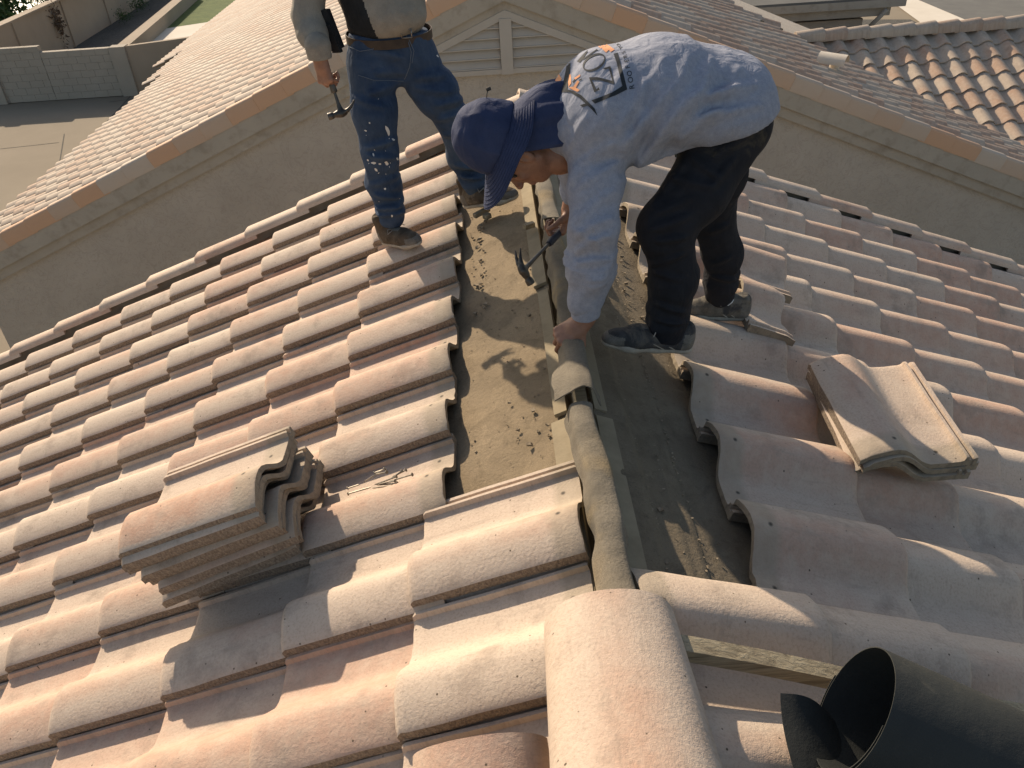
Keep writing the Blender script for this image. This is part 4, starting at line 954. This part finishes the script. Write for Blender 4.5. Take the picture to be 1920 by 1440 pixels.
# trousers
Lh=np.array([.415,2.035,.475]); Lk=atY(1247,425,1.93); La=atY(1250,618,1.925)
Rh=np.array([.47,2.215,.475]); Rk=atY(1335,400,2.27); Ra=atY(1350,548,2.30)
B=Body(); B.cone(pel+[-.02,0,-.0],pel+[.02,0,-.01],.108,.106,.03,(ydir,.70,cen)); B.ell([.475,2.07,.535],(.10,.095,.105),None,.03); B.ell([.475,2.185,.535],(.10,.095,.105),None,.03)
B.cone(mid,pel,.100,.110,.03,(ydir,.70,cen))
B.chain([Lh,Lh*.5+Lk*.5+[.015,-.005,0],Lk,Lk*.5+La*.5+[.022,0,0],La],[.098,.084,.070,.063,.055],.03)
B.chain([Rh,Rh*.5+Rk*.5+[.012,0,0],Rk,Rk*.5+Ra*.5+[.020,0,0],Ra],[.096,.080,.066,.058,.052],.03)
for a in (La,Ra): B.ell(a+[0,0,.035],(.060,.054,.022),None,.015); B.ell(a+[0,0,.075],(.057,.052,.018),None,.015)
def dp(X): 
    low=np.clip((.35-X[...,2])/.35,0,1); return folds(X,(.5,.2,.85),10,.0085,21,.3)+folds(X,(1,.3,.35),22,.0065,23,.3)*low
CT=[]; nv=nz([-.25,-.93,.25])
for (u0,v0,u1,v1,w,am,yy) in ((1290,290,1350,330,7,5,1.95),(1250,330,1340,345,7,5,1.95),(1300,370,1225,400,7,5,1.9),(1300,400,1215,430,7,6,1.9),(1295,440,1225,450,6,6,1.89),(1290,470,1215,500,6,5,1.89),(1285,520,1220,510,6,5,1.89),(1290,585,1225,570,6,6,1.88),(1290,605,1225,600,5,6,1.88),(1380,280,1330,340,7,5,2.1),(1370,420,1325,440,7,5,2.2),(1375,480,1330,500,6,5,2.22),(1385,525,1330,520,6,6,2.24),(1420,230,1330,300,8,4,2.0),(1240,360,1290,300,7,4,1.93)):
    CT.append((atY(u0,v0,yy),atY(u1,v1,yy),nv,w*.0015,am*.0014))
dp0=dp
def dp(X): return dp0(X)*.8+creases(X,CT)
V,Q=B.surf(.0056,dp); 
tr=link('trousers',fast_mesh('trousers',V,Q,[M_BPANT],relax=2),W1)
# shirt
hA=atY(1285,275,1.985); hB=atY(1447,165,2.16); hv=hB-hA; hn=np.cross(hv,[0,1.,0.10]); hn=nz(hn); hn=hn if hn[2]<0 else -hn
B=Body(); B.chain([neck+[.045,.01,-.01],chest,mid,pel+[.02,0,.022]],[.086,.138,.140,.132],.03,sqY)
B.cone(neck+[-.015,0,.0],neck+[.05,0,0],.062,.085,.03)
B.ell([.485,2.07,.550],(.104,.102,.112),None,.03); B.ell([.482,2.185,.560],(.106,.102,.114),None,.03)
B.cone([.10,1.99,.56],[.10,2.26,.56],.085,.085,.05)
B.cone([.22,2.02,.50],[.22,2.20,.50],.070,.070,.05)            # belly cloth hanging
B.chain([Ls+[.02,.03,.02],Ls*.55+Le*.45+[.004,0,0],Le,Le*.5+Lw*.5+[.004,0,0],Lw+[0,0,.05]],[.078,.068,.060,.055,.046],.03)
B.chain([Rs+[.02,-.03,.02],Rs*.5+Re*.5,Re,Rw+[.02,0,.06]],[.080,.072,.064,.050],.03)
for t,r in ((.30,.064),(.40,.063),(.50,.060)): q=Le*(1-t)+Lw*t; B.ell(q+[0,0,0],(r*.93,r*.9,.010),None,.014)
def ds(X):
    w=folds(X,(.55,-.1,.8),9,.0085,31,.22); arm=np.clip((.46-X[...,2])/.1,0,1)*(X[...,0]<.16)
    return w*(1-.5*arm)+arm*folds(X,(1,.2,.45),17,.0095,33,.35)+.5*folds(X,(.8,.1,.6),21,.0045,35,.2)
yc_=1.93; CS=[]
nv=nz([-.05,-.72,.69])
for (u0,v0,u1,v1,w,am) in ((1400,95,1345,235,8,5),(1345,72,1300,215,7,4),(1425,150,1310,232,8,6),(1378,165,1300,240,7,6),(1300,80,1262,205,8,4),(1250,70,1222,230,7,3),(1205,130,1190,300,7,4),(1165,345,1330,185,8,6),(1158,318,1255,205,7,5),(1150,285,1228,150,7,4),(1130,235,1180,120,6,3),(1240,315,1345,240,7,5),(1100,235,1062,290,6,4),(1165,330,1075,390,6,5),(1160,365,1080,430,6,5),(1155,300,1085,330,6,4),(1080,300,1062,360,6,4),(1150,430,1075,470,5,5),(1145,470,1072,495,5,6),(1140,510,1070,520,5,6),(1070,450,1130,500,5,4),(1290,262,1420,232,5,3)):
    ys_=1.90 if v0>330 or u0<1090 else 1.97; CS.append((atY(u0,v0,ys_),atY(u1,v1,ys_ if v1>250 else 2.03),nv,w*.0018,am*.0010))
ds0=ds
def ds(X): return ds0(X)*.8+creases(X,CS)
V,Q=B.surf(.0050,ds,cuts=[lambda X: np.minimum((X-hA)@hn,X[...,0]-.17)]); shirt_me=fast_mesh('shirt',V,Q,[M_SHIRT],relax=2); shirt=link('shirt',shirt_me,W1)
B=Body(); B.chain([Lw+[.0,0,.058],Lw+[0,0,.002]],[.0475,.0415],.01); V,Q=B.surf(.0035,lambda X:.0006*np.sin(X[...,0]*1200)*0,cuts=[(Lw+np.array([0,0,-.004]),np.array([.05,0,-1.])),(Lw+np.array([0,0,.062]),np.array([0,0,1.]))]); link('cuff',fast_mesh('cuff',V,Q,[M_SHIRT]),shirt)
# skin body: torso core, neck, head, arms, hands
B=Body(); B.chain([neck+[.04,.0,0],chest,mid,pel],[.06,.085,.085,.08],.03,sqY); B.chain([H-U*.03,H-U*.10+[.02,0,.01],neck+[.04,0,.0]],[.048,.046,.055],.02)
PH,RH=head(B,H,U,FD)
B.chain([Ls,Le,Lw+[0,0,.01]],[.05,.042,.0265],.02); B.chain([Rs,Re,Rw],[.05,.040,.026],.02)
B.chain([Lh,Lk,La],[.06,.045,.03],.02); B.chain([Rh,Rk,Ra],[.06,.045,.03],.02)
LwH=Lw+[-.002,0,-.004]; lk=atY(1052,632,1.855)
B.chain([Lw+[0,0,.02],LwH,LwH+[-.008,0,-.022]],[.027,.0255,.024],.01)
hand(B,LwH+[-.010,-.002,-.020],nz(lk-(LwH+[-.01,0,-.02])),nz([-.42,-.62,.70]),-1,((.75,.55,.35),(.80,.6,.35),(.85,.6,.4),(.9,.6,.4)),sc=.90,thumb=(.9,.5),tcurl=.4)
hg=atY(1053,432,2.40)
hand(B,Rw+[0,0,-.005],nz(hg-Rw+np.array([-.010,0,-.03])),nz([.75,-.1,-.2]),1,((1.1,1.2,.8),)*4,sc=.86,thumb=(.7,.6),tcurl=.7)
V,Q=B.surf(.0027,lambda X:.0004*noise3(X*160,3),pad=.012); bme=fast_mesh('body',V,Q,[M_SKIN],relax=1); body1=link('body',bme,W1)
# hat: crown, brim, neck flap
HU=nz([-.90,-.02,.42]); HF=nz(np.array([-.42,-.12,-.90])); HF=nz(HF-HU*(HF@HU)); HL=np.cross(HU,HF); HC=atY(930,262,2.075)
def HP(l,f,u): return HC+HL*l+HF*f+HU*u
B=Body(); RR=np.array([HL,HF,HU]); B.ell(HP(0,0,.018),(.083,.094,.074),RR,.02); B.cone(HP(0,-.005,-.005),HP(0,-.002,.05),.083,.072,.03,(HF,.86,HC)); 
V,Q=B.surf(.0042,lambda X:folds(X,HU,17,.0045,41,.4)+.0025*noise3(X*45,42),cuts=[(HP(0,0,-.012),-HU)]); hat=link('hat',fast_mesh('hat',V,Q,[M_NAVY],relax=1),W1)
G=[]
for i in range(9):
    t=i/8; row=[]
    for j in range(73):
        a=2*math.pi*j/72; fr=math.cos(a); w=.050+.042*max(0,fr)**1.3+.006*max(0,-fr); r0x,r0y=.084,.098
        l=math.sin(a)*(r0x+w*t*.86); f=math.cos(a)*(r0y+w*t); u=-.008-t*(.030+.020*math.sin(a)**2+.012*max(0,-fr))+.003*math.sin(a*5+1)*t
        row.append(HP(l,f,u))
    G.append(row)
mb=MB(); mb.sheet(np.array(G),.0032); brim=mb.build('brim',M_NAVY,hat,smooth=True,sharp=60)
mb=MB()   # stitch rows on the brim
for t in (.12,.24,.36,.48,.60,.72,.84,.94):
    pts=[]
    for j in range(97):
        a=2*math.pi*j/96; x=a/(2*math.pi)*72; j0=int(x)%72; ft=x-int(x); ii=t*8; i0=int(ii); fi=ii-i0; Ga=np.array(G)
        p=(Ga[i0,j0]*(1-ft)+Ga[i0,j0+1]*ft)*(1-fi)+(Ga[i0+1,j0]*(1-ft)+Ga[i0+1,j0+1]*ft)*fi; pts.append(p+HU*.0007)
    mb.tube(pts,.0010,5,cap=False)
mb.build('stitching',M_NAVY,brim,smooth=True)
G=[]   # neck flap hanging from the back of the hat over the collar
for i in range(16):
    t=i/15; row=[]
    for j in range(41):
        a=math.pi+(j/40-.5)*2*1.75; wv=.008*math.sin(j*.75+1)*t+.004*math.sin(j*1.9)*t
        base=HP(math.sin(a)*.088,math.cos(a)*.104,-.012); dn=nz(np.array([.93,.02,.06])*1.0)
        tgt=neck+np.array([.040,0,.0])+np.array([0,math.sin(a)*HL[1]*.120,0])+np.array([0,0,1])*(.112*(-math.cos(a))-.01)*1.0
        p=base*(1-t)+tgt*t+np.array([0,0,.020])*math.sin(math.pi*t)*max(0,-math.cos(a))+nz(base-HC)*wv
        row.append(p)
    G.append(row)
mb=MB(); mb.sheet(np.array(G),.0025); mb.build('neck_flap',M_NAVY,hat,smooth=True,sharp=60)
mb=MB(); p=HP(.0,-.05,.105); p=HP(0,-.085,.06); mb.tube([p,p+HU*.0+np.array([.003,0,.02]),p+np.array([.006,0,.030])],.0012,6); mb.tube([p+np.array([.002,0,.030]),p+np.array([.014,0,.034])],[.005,.0045],8); mb.build('toggle_cord',M_LACE,hat,smooth=True)
mb=MB()
for ang in (0.,1.05,2.1):
    pts=[]
    for k in range(25):
        w=-1.35+2.7*k/24; rx=math.sin(w); ca,sa=math.cos(ang),math.sin(ang); pts.append(HP(.0862*rx*ca,.0970*rx*sa,.018+.0768*math.cos(w)))
    mb.tube(pts,.0014,5,cap=False)
mb.build('seam',M_NAVY,hat,smooth=True)
# sunglasses
mb=MB()
for s in(-1,1):
    G=[[PH(s*(.031+.028*math.cos(a)*r),.088-.022*(r*math.cos(a)*.5+.5)**2,.004+.021*math.sin(a)*r) for a in np.linspace(0,2*math.pi,21)] for r in (.02,.5,.9,1.)]
    mb.sheet(np.array(G),.003); mb.tube([PH(s*.058,.074,.010),PH(s*.074,.045,.010),PH(s*.080,-.005,.004)],.0024,6)
mb.tube([PH(-.012,.094,.010),PH(.012,.094,.010)],.002,6); mb.build('sunglasses',M_SHADE,W1,smooth=True,sharp=60)
# shoes
up1=nz([.18,-.02,.98]); 
shoe(W1,atY(1288,652,1.925)+[0,0,-.012],atY(1128,640,1.90)+[0,0,-.014],nz([.20,0,.98]),M_SHOE,M_SOLE)
shoe(W1,atY(1393,593,2.30)+[0,0,-.012],atY(1282,585,2.30)+[0,0,-.010],nz([.30,0,.95]),M_SHOE2,M_SOLE)
mb=MB(); c=Ra+np.array([.02,0,-.02]); mb.tube([c,c+[0,0,-.03]],[.034,.036],14); mb.build('sock',M_SOCK,W1,smooth=True)
# print on the back of the shirt
bv=EXTRA(shirt_me)
def on_shirt(u,v):
    d=CF+(u-960)/F_PX*CR+(v-720)/F_PX*CD; d=Vector(d).normalized(); loc,nn,_,_=bv.ray_cast(Vector(CAM),d)
    if loc is None: return None
    return loc,nn
def ink(polys,mt,name):
    V=[];F=[]
    for poly in polys:
        bm=bmesh.new(); vs=[bm.verts.new((x,y,0)) for x,y in poly]; 
        try: f=bm.faces.new(vs)
        except Exception: bm.free(); continue
        bmesh.ops.triangulate(bm,faces=bm.faces)
        for _ in range(5):
            es=[e for e in bm.edges if e.calc_length()>3.2]
            if not es: break
            bmesh.ops.subdivide_edges(bm,edges=es,cuts=1); bmesh.ops.triangulate(bm,faces=bm.faces)
        idx={}
        for v in bm.verts:
            r=on_shirt(v.co.x,v.co.y)
            if r: 
                idx[v.index if False else v]=len(V); V.append(r[0]+r[1]*.0012)
        for f in bm.faces:
            if all(v in idx for v in f.verts): 
                q=[idx[v] for v in f.verts]
                if max((V[q[0]]-V[q[1]]).length,(V[q[1]]-V[q[2]]).length)<.03: F.append(q)
        bm.free()
    link(name,mesh_np(name,V,F,[mt],None,True),shirt)
z6=lambda L:[(960+x/6,40+y/6) for x,y in L]
def ring(cx,cy,ra,rb,ang,w0,w1,n=40):
    out=[]; ca,sa=math.cos(ang),math.sin(ang)
    for i in range(n):
        qs=[]
        for a,k in ((2*math.pi*i/n,1),(2*math.pi*(i+1)/n,1),(2*math.pi*(i+1)/n,0),(2*math.pi*i/n,0)):
            w=0 if k else (w0+(w1-w0)*abs(math.sin(a))); x=(ra-w)*math.cos(a); y=(rb-w)*math.sin(a); qs.append((cx+x*ca-y*sa,cy+x*sa+y*ca))
        out.append(qs)
    return out
blk=[[(1143,368),(1188,355),(1216,450),(1250,590),(1295,768),(1240,730),(1200,560),(1178,470)],[(1240,728),(1295,768),(1170,830),(1060,875),(935,928),(895,890),(1020,845),(1130,800)],
 [(620,765),(700,788),(780,832),(850,900),(930,980),(965,1065),(900,992),(850,945),(760,862),(660,800),(560,800),(565,765)],[(830,925),(860,948),(800,965),(765,945)],
 [(625,435),(660,435),(655,560),(640,660),(625,765),(560,765),(590,640),(610,540)],
 [(868,632),(960,630),(1060,655),(1140,675),(1150,712),(1090,692),(980,665),(890,662)],[(868,632),(893,650),(955,778),(928,800)],[(928,800),(940,778),(975,745),(988,770)],[(1085,512),(1108,510),(1155,712),(1135,692)],[(1020,530),(1108,510),(1100,532),(1050,545)],
 [(733,452),(830,345),(868,298),(862,330),(800,425),(768,468)],[(795,425),(940,325),(960,322),(945,338),(800,440)],[(925,308),(940,308),(972,330),(955,336)],[(660,408),(690,395),(780,340),(775,352),(692,415)]]
blk+=ring(925,465,138,88,math.radians(-30),12,26)
blk+=[[(680,680),(715,645),(725,655),(690,692)],[(755,660),(785,645),(790,655),(760,672)]]
ink([z6(p) for p in blk],M_INK,'shirt_print')
org=[[(478,500),(550,462),(535,560),(540,610),(562,650),(540,700),(480,670),(485,590)],[(650,600),(664,600),(668,700),(640,740),(636,690)],[(700,640),(768,600),(770,620),(715,660)],[(690,740),(740,665),(760,680),(715,760)],[(640,745),(700,735),(765,775),(740,795),(690,775)],
 [(960,275),(1045,240),(1075,270),(1000,310)],[(1010,305),(1080,270),(1155,322),(1110,350),(1090,325),(1060,355),(1030,330)]]
ink([z6(p) for p in org],M_INKO,'shirt_print_orange')
def letters():
    out=[]; P6=[('R',1350,740,-97,92),('O',1334,660,-98,90),('O',1322,588,-101,88),('F',1302,516,-104,78),('E',1290,446,-106,76),('R',1276,398,-108,74),('S',1258,352,-112,66),('Y',1226,300,-118,58),('O',1203,272,-122,52),('U',1180,252,-126,46),('C',1140,232,-132,44)]
    for ch,x,y,ang,sz in P6:
        cu=bpy.data.curves.new('t','FONT'); cu.body=ch; cu.size=1; cu.align_x='CENTER'; cu.align_y='CENTER'; to=bpy.data.objects.new('t',cu); SC.collection.objects.link(to); dg=bpy.context.evaluated_depsgraph_get(); me=bpy.data.meshes.new_from_object(to.evaluated_get(dg))
        a=math.radians(ang)
        for p in me.polygons:
            pts=[]
            for vi in p.vertices:
                X,Y=me.vertices[vi].co.x*sz*.95,-me.vertices[vi].co.y*sz*.9; pts.append((x+X*math.cos(a)-Y*math.sin(a),y+X*math.sin(a)+Y*math.cos(a)))
            out.append(z6(pts))
        bpy.data.objects.remove(to); bpy.data.curves.remove(cu); bpy.data.meshes.remove(me)
    return out
ink(letters(),M_INK,'shirt_print')
hm=atY(981,507,2.14); hammer(hm,hm+(hg-hm)*1.28,nz([.25,-.45,-.75]),'claw hammer with navy grip in the far hand of the bent worker',M_RUB)
# ================================================================ standing worker
W2=empty('person',(-.5,3.1,-.20),'standing worker in blue jeans and dusty boots, head outside the picture, holding a hammer','person')
c2=np.array([-.555,3.12,0]); pv2=c2+[0,0,.545]
rh=np.array([-.632,3.10,.50]); rk=atY(712,285,3.04); ra=atY(733,405,3.09)
lh=np.array([-.478,3.13,.50]); lk2=atY(850,225,3.14); la=atY(893,352,3.24)
sq2=(ydir,1.25,c2)
B=Body(); B.cone(pv2+[-.055,0,.0],pv2+[.055,0,.0],.098,.098,.03); B.cone(c2+[-.055,0,.60],c2+[.055,0,.60],.092,.092,.03); B.ell(c2+[-.06,.05,.50],(.085,.09,.09),None,.03); B.ell(c2+[.07,.05,.50],(.085,.09,.09),None,.03)
B.chain([rh,rh*.5+rk*.5+[-.006,-.012,0],rk,rk*.5+ra*.5+[-.01,.01,0],ra],[.094,.083,.066,.064,.052],.03)
B.chain([lh,lh*.5+lk2*.5+[.008,-.01,0],lk2,lk2*.5+la*.5+[-.006,.01,0],la],[.094,.083,.066,.064,.050],.03)
for a in (ra,la): B.ell(a+[0,0,.03],(.062,.060,.020),None,.015); B.ell(a+[.004,0,.075],(.059,.058,.018),None,.015)
def dj(X): low=np.clip((.30-X[...,2])/.3,0,1); return folds(X,(.2,.2,.95),10,.0075,51,.4)+folds(X,(1,.2,.35),21,.007,53,.3)*low+folds(X,(1,0,.3),17,.003,55,.3)*(X[...,2]>.38)
CJ=[]; nv=nz([0,-.98,.15])
for (u0,v0,u1,v1,w,am) in ((768,150,690,175,8,5),(765,140,700,135,7,4),(775,150,840,140,8,5),(775,165,850,175,7,5),(660,180,730,200,6,3),(745,260,685,275,6,5),(745,295,690,285,6,5),(750,330,695,345,6,4),(752,372,700,362,6,6),(752,390,700,392,6,7),(700,405,755,400,5,5),(815,200,870,190,7,5),(815,230,865,215,6,5),(825,260,880,255,6,4),(850,320,900,330,6,6),(860,345,900,350,6,6),(690,90,760,110,6,3)):
    CJ.append((atY(u0,v0,3.03),atY(u1,v1,3.03),nv,w*.0021,am*.0019))
dj0=dj
def dj(X): return dj0(X)*.8+creases(X,CJ)
V,Q=B.surf(.0056,dj,cuts=[(c2+np.array([0,0,.625]),np.array([.03,0,1.]))]); jme=fast_mesh('jeans',V,Q,[M_JEAN],relax=2); jeans=link('jeans',jme,W2)
bvj=EXTRA(jme)
def onj(u,v,off=.0015):
    d=Vector(CF+(u-960)/F_PX*CR+(v-720)/F_PX*CD).normalized(); loc,nn,_,_=bvj.ray_cast(Vector(CAM),d); return None if loc is None else np.array(loc+nn*off)
def seam(pts,n=14,rad=.0016,mt=None,name='seam'):
    out=[]
    for (a,b_) in zip(pts[:-1],pts[1:]):
        for t in np.linspace(0,1,n,endpoint=False): p=onj(a[0]*(1-t)+b_[0]*t,a[1]*(1-t)+b_[1]*t); out.append(p) if p is not None else None
    if len(out)>2: mb=MB(); mb.tube(out,rad,5); mb.build(name,mt or M_STITCH,jeans,smooth=True)
M_STITCH=plain('denim_stitch',(.10,.13,.17),.9); M_PAINT=plain('paint_splash',(.55,.56,.55),.8)
seam([(652,72),(655,88),(675,96),(700,92),(712,74)]); seam([(762,66),(771,98),(768,125),(758,150)]); seam([(757,152),(700,150),(670,140)],name='seam'); seam([(765,70),(776,95),(772,120)])
rs=np.random.default_rng(8); F=[];V=[]
mbp=MB()
def blob(u,v,r,el=1.,an=0):
    c=onj(u,v); 
    if c is None: return
    pts=[]
    for k in range(9):
        a=2*math.pi*k/9; rr=r*(.7+.6*rs.random()); x=math.cos(a)*rr*el; y=math.sin(a)*rr; p=onj(u+x*math.cos(an)-y*math.sin(an),v+x*math.sin(an)+y*math.cos(an)); 
        if p is None or np.linalg.norm(p-c)>.03: return
        pts.append(p)
    mbp.add([c]+pts,[(0,1+k,1+(k+1)%9) for k in range(9)])
for u,v,r,el,an in ((727,245,3,3.2,1.2),(737,262,2,1.5,.4),(700,305,2.5,2,0),(712,307,2,1.4,0),(725,306,3,1.3,.7),(742,318,4.5,1.8,-.1),(705,318,2,2,.8),(690,300,1.6,1.6,1),(722,354,2,1,0),(735,405,2,1,0),(693,230,1.2,1.6,1),(745,298,1.5,2,1),(700,290,1.2,3,1.2),(686,245,1.3,2,.4),(820,105,1.5,2,1)): blob(u,v,r,el,an)
for _ in range(16): blob(rs.normal(715,18),rs.normal(290,55),rs.uniform(.4,.8),rs.uniform(1,2.5),rs.uniform(0,3))
mbp.build('paint_splashes',M_PAINT,jeans,fix=False,kind='stuff')
# shirt, vest side, arms
B=Body(); B.chain([c2+[-.01,0,.66],c2+[0,.0,.80],c2+[.01,.01,.98]],[.098,.118,.115],.03,(np.array([1.,0,0]),.72,c2))
B.ell(c2+[.02,-.050,.690],(.130,.088,.088),None,.03)
RS=c2+[-.205,.0,1.02]; RE=atY(578,28,3.06); RW=atY(599,103,2.96); LS=c2+[.20,.0,1.02]; LE=c2+[.29,-.03,.90]; LW=c2+[.17,-.22,1.02]
B.cone(RS,LS,.065,.065,.04); B.chain([RS,RS*.5+RE*.5,RE,RE*.5+RW*.5+[-.004,0,0],RW+[0,0,.012]],[.064,.058,.053,.050,.043],.02); B.chain([LS,LE,LW],[.064,.056,.046],.02)
V,Q=B.surf(.0062,lambda X:folds(X,(.3,.1,.9),8,.007,61,.3)+folds(X,(1,.2,.5),18,.0045,63,.3),cuts=[(c2+np.array([0,0,.618]),np.array([0.02,0,-1.]))] )
ctr=V[Q].mean(1); vm=((ctr[:,0]<c2[0]-.035-.25*(ctr[:,2]-.64))&(ctr[:,0]>c2[0]-.155)&(ctr[:,2]>.60)&(ctr[:,1]<c2[1]+.05)).astype(int)
sh2=link('shirt',fast_mesh('shirt',V,Q,[M_SHIRT2,M_VEST],vm,relax=2),W2)
B=Body(); B.chain([RW+[0,0,.03],RW+[0,0,-.004]],[.047,.044],.01); V,Q=B.surf(.0035,None,cuts=[(RW+np.array([0,0,-.012]),np.array([0,0,-1.]))]); link('cuff',fast_mesh('cuff',V,Q,[M_SHIRT2]),sh2)
mb=MB(); n=40
def beltring(z,hh,k,th):
    G=[]
    for zz in (z,z+hh):
        row=[]
        for j in range(n+1):
            a=2*math.pi*j/n; row.append(c2+[math.cos(a)*(.155)*k,math.sin(a)*.106*k,zz+.012*math.sin(a)])
        G.append(row)
    return np.array(G)
mb.sheet(beltring(.594,.032,1.045,0)[:, ::-1],.003); belt=mb.build('belt',M_BELT,jeans,smooth=True,sharp=50)
mb=MB(); bc=atY(762,63,3.008); 
for a,b_ in (((-.018,-.014),(.018,-.014)),((.018,-.014),(.018,.014)),((.018,.014),(-.018,.014)),((-.018,.014),(-.018,-.014))): mb.tube([bc+[a[0],0,a[1]],bc+[b_[0],0,b_[1]]],.003,6)
mb.build('belt_buckle',M_STEEL,belt,smooth=True)
q=atY(617,60,3.04); mb=MB(); R=np.array([nz([.93,-.35,.05]),nz([.35,.93,0]),nz([-.22,0,.97])]); mb.box(q+[.006,0,.01],(.045,.028,.135),R); mb.box(q+[.010,-.012,-.02],(.034,.02,.10),R); mb.build('tool_pouch',M_VEST,W2)
B=Body(); B.chain([c2+[0,0,.55],c2+[0,0,.8],c2+[0,0,1.0]],[.075,.09,.08],.03); B.chain([RS,RE,RW+[0,0,.01]],[.045,.04,.027],.02); B.chain([LS,LE,LW],[.045,.04,.026],.02); B.chain([rh,rk,ra],[.06,.045,.03],.02); B.chain([lh,lk2,la],[.06,.045,.03],.02)
H2=c2+np.array([.0,-.03,1.235]); B.cone(c2+[0,0,1.04],H2-[0,0,.06],.05,.045,.02); PH2,_=head(B,H2,np.array([.05,-.25,.97]),np.array([.1,-.95,-.2]))
hm2=atY(640,212,2.94); 
hand(B,RW+[0,0,-.018],nz([.10,-.08,-.99]),nz([-.55,-.83,.05]),1,((.9,1.15,.8),(1.0,1.2,.8),(1.05,1.2,.8),(1.1,1.2,.8)),sc=.86,thumb=(.55,.5),tcurl=.5)
hand(B,LW+[0,0,.01],nz([-.5,-.3,.8]),nz([0,-1,0]),1,(.3,.35,.4,.45),sc=.85)
V,Q=B.surf(.0030,lambda X:.0004*noise3(X*160,3),pad=.012); link('body',fast_mesh('body',V,Q,[M_SKIN],relax=1),W2)
B=Body(); B.ell(H2+[0,.0,.045],(.072,.09,.075),None,.01); V,Q=B.surf(.005,lambda X:.003*noise3(X*60,7),cuts=[(H2+np.array([0,0,.035]),nz([0,-.35,-1.]))]); link('hair',fast_mesh('hair',V,Q,[M_LACE]),W2)
gp=RW+np.array([.022,.010,-.098]); hammer(hm2,hm2+(gp-hm2)*1.30,nz([-.95,-.2,-.15]),'steel claw hammer hanging from the fist of the standing worker',M_DKSTEEL)
shoe(W2,atY(727,452,3.12)+[0,0,-.01],atY(788,458,2.965)+[0,0,-.008],nz([-.30,.0,.95]),M_BOOT,M_SOLE,True,name='boot')
shoe(W2,atY(876,385,3.26)+[0,0,-.012],atY(972,372,3.12)+[0,0,-.004],nz([-.2,0,.97]),M_BOOT,M_SOLE,True,name='boot')
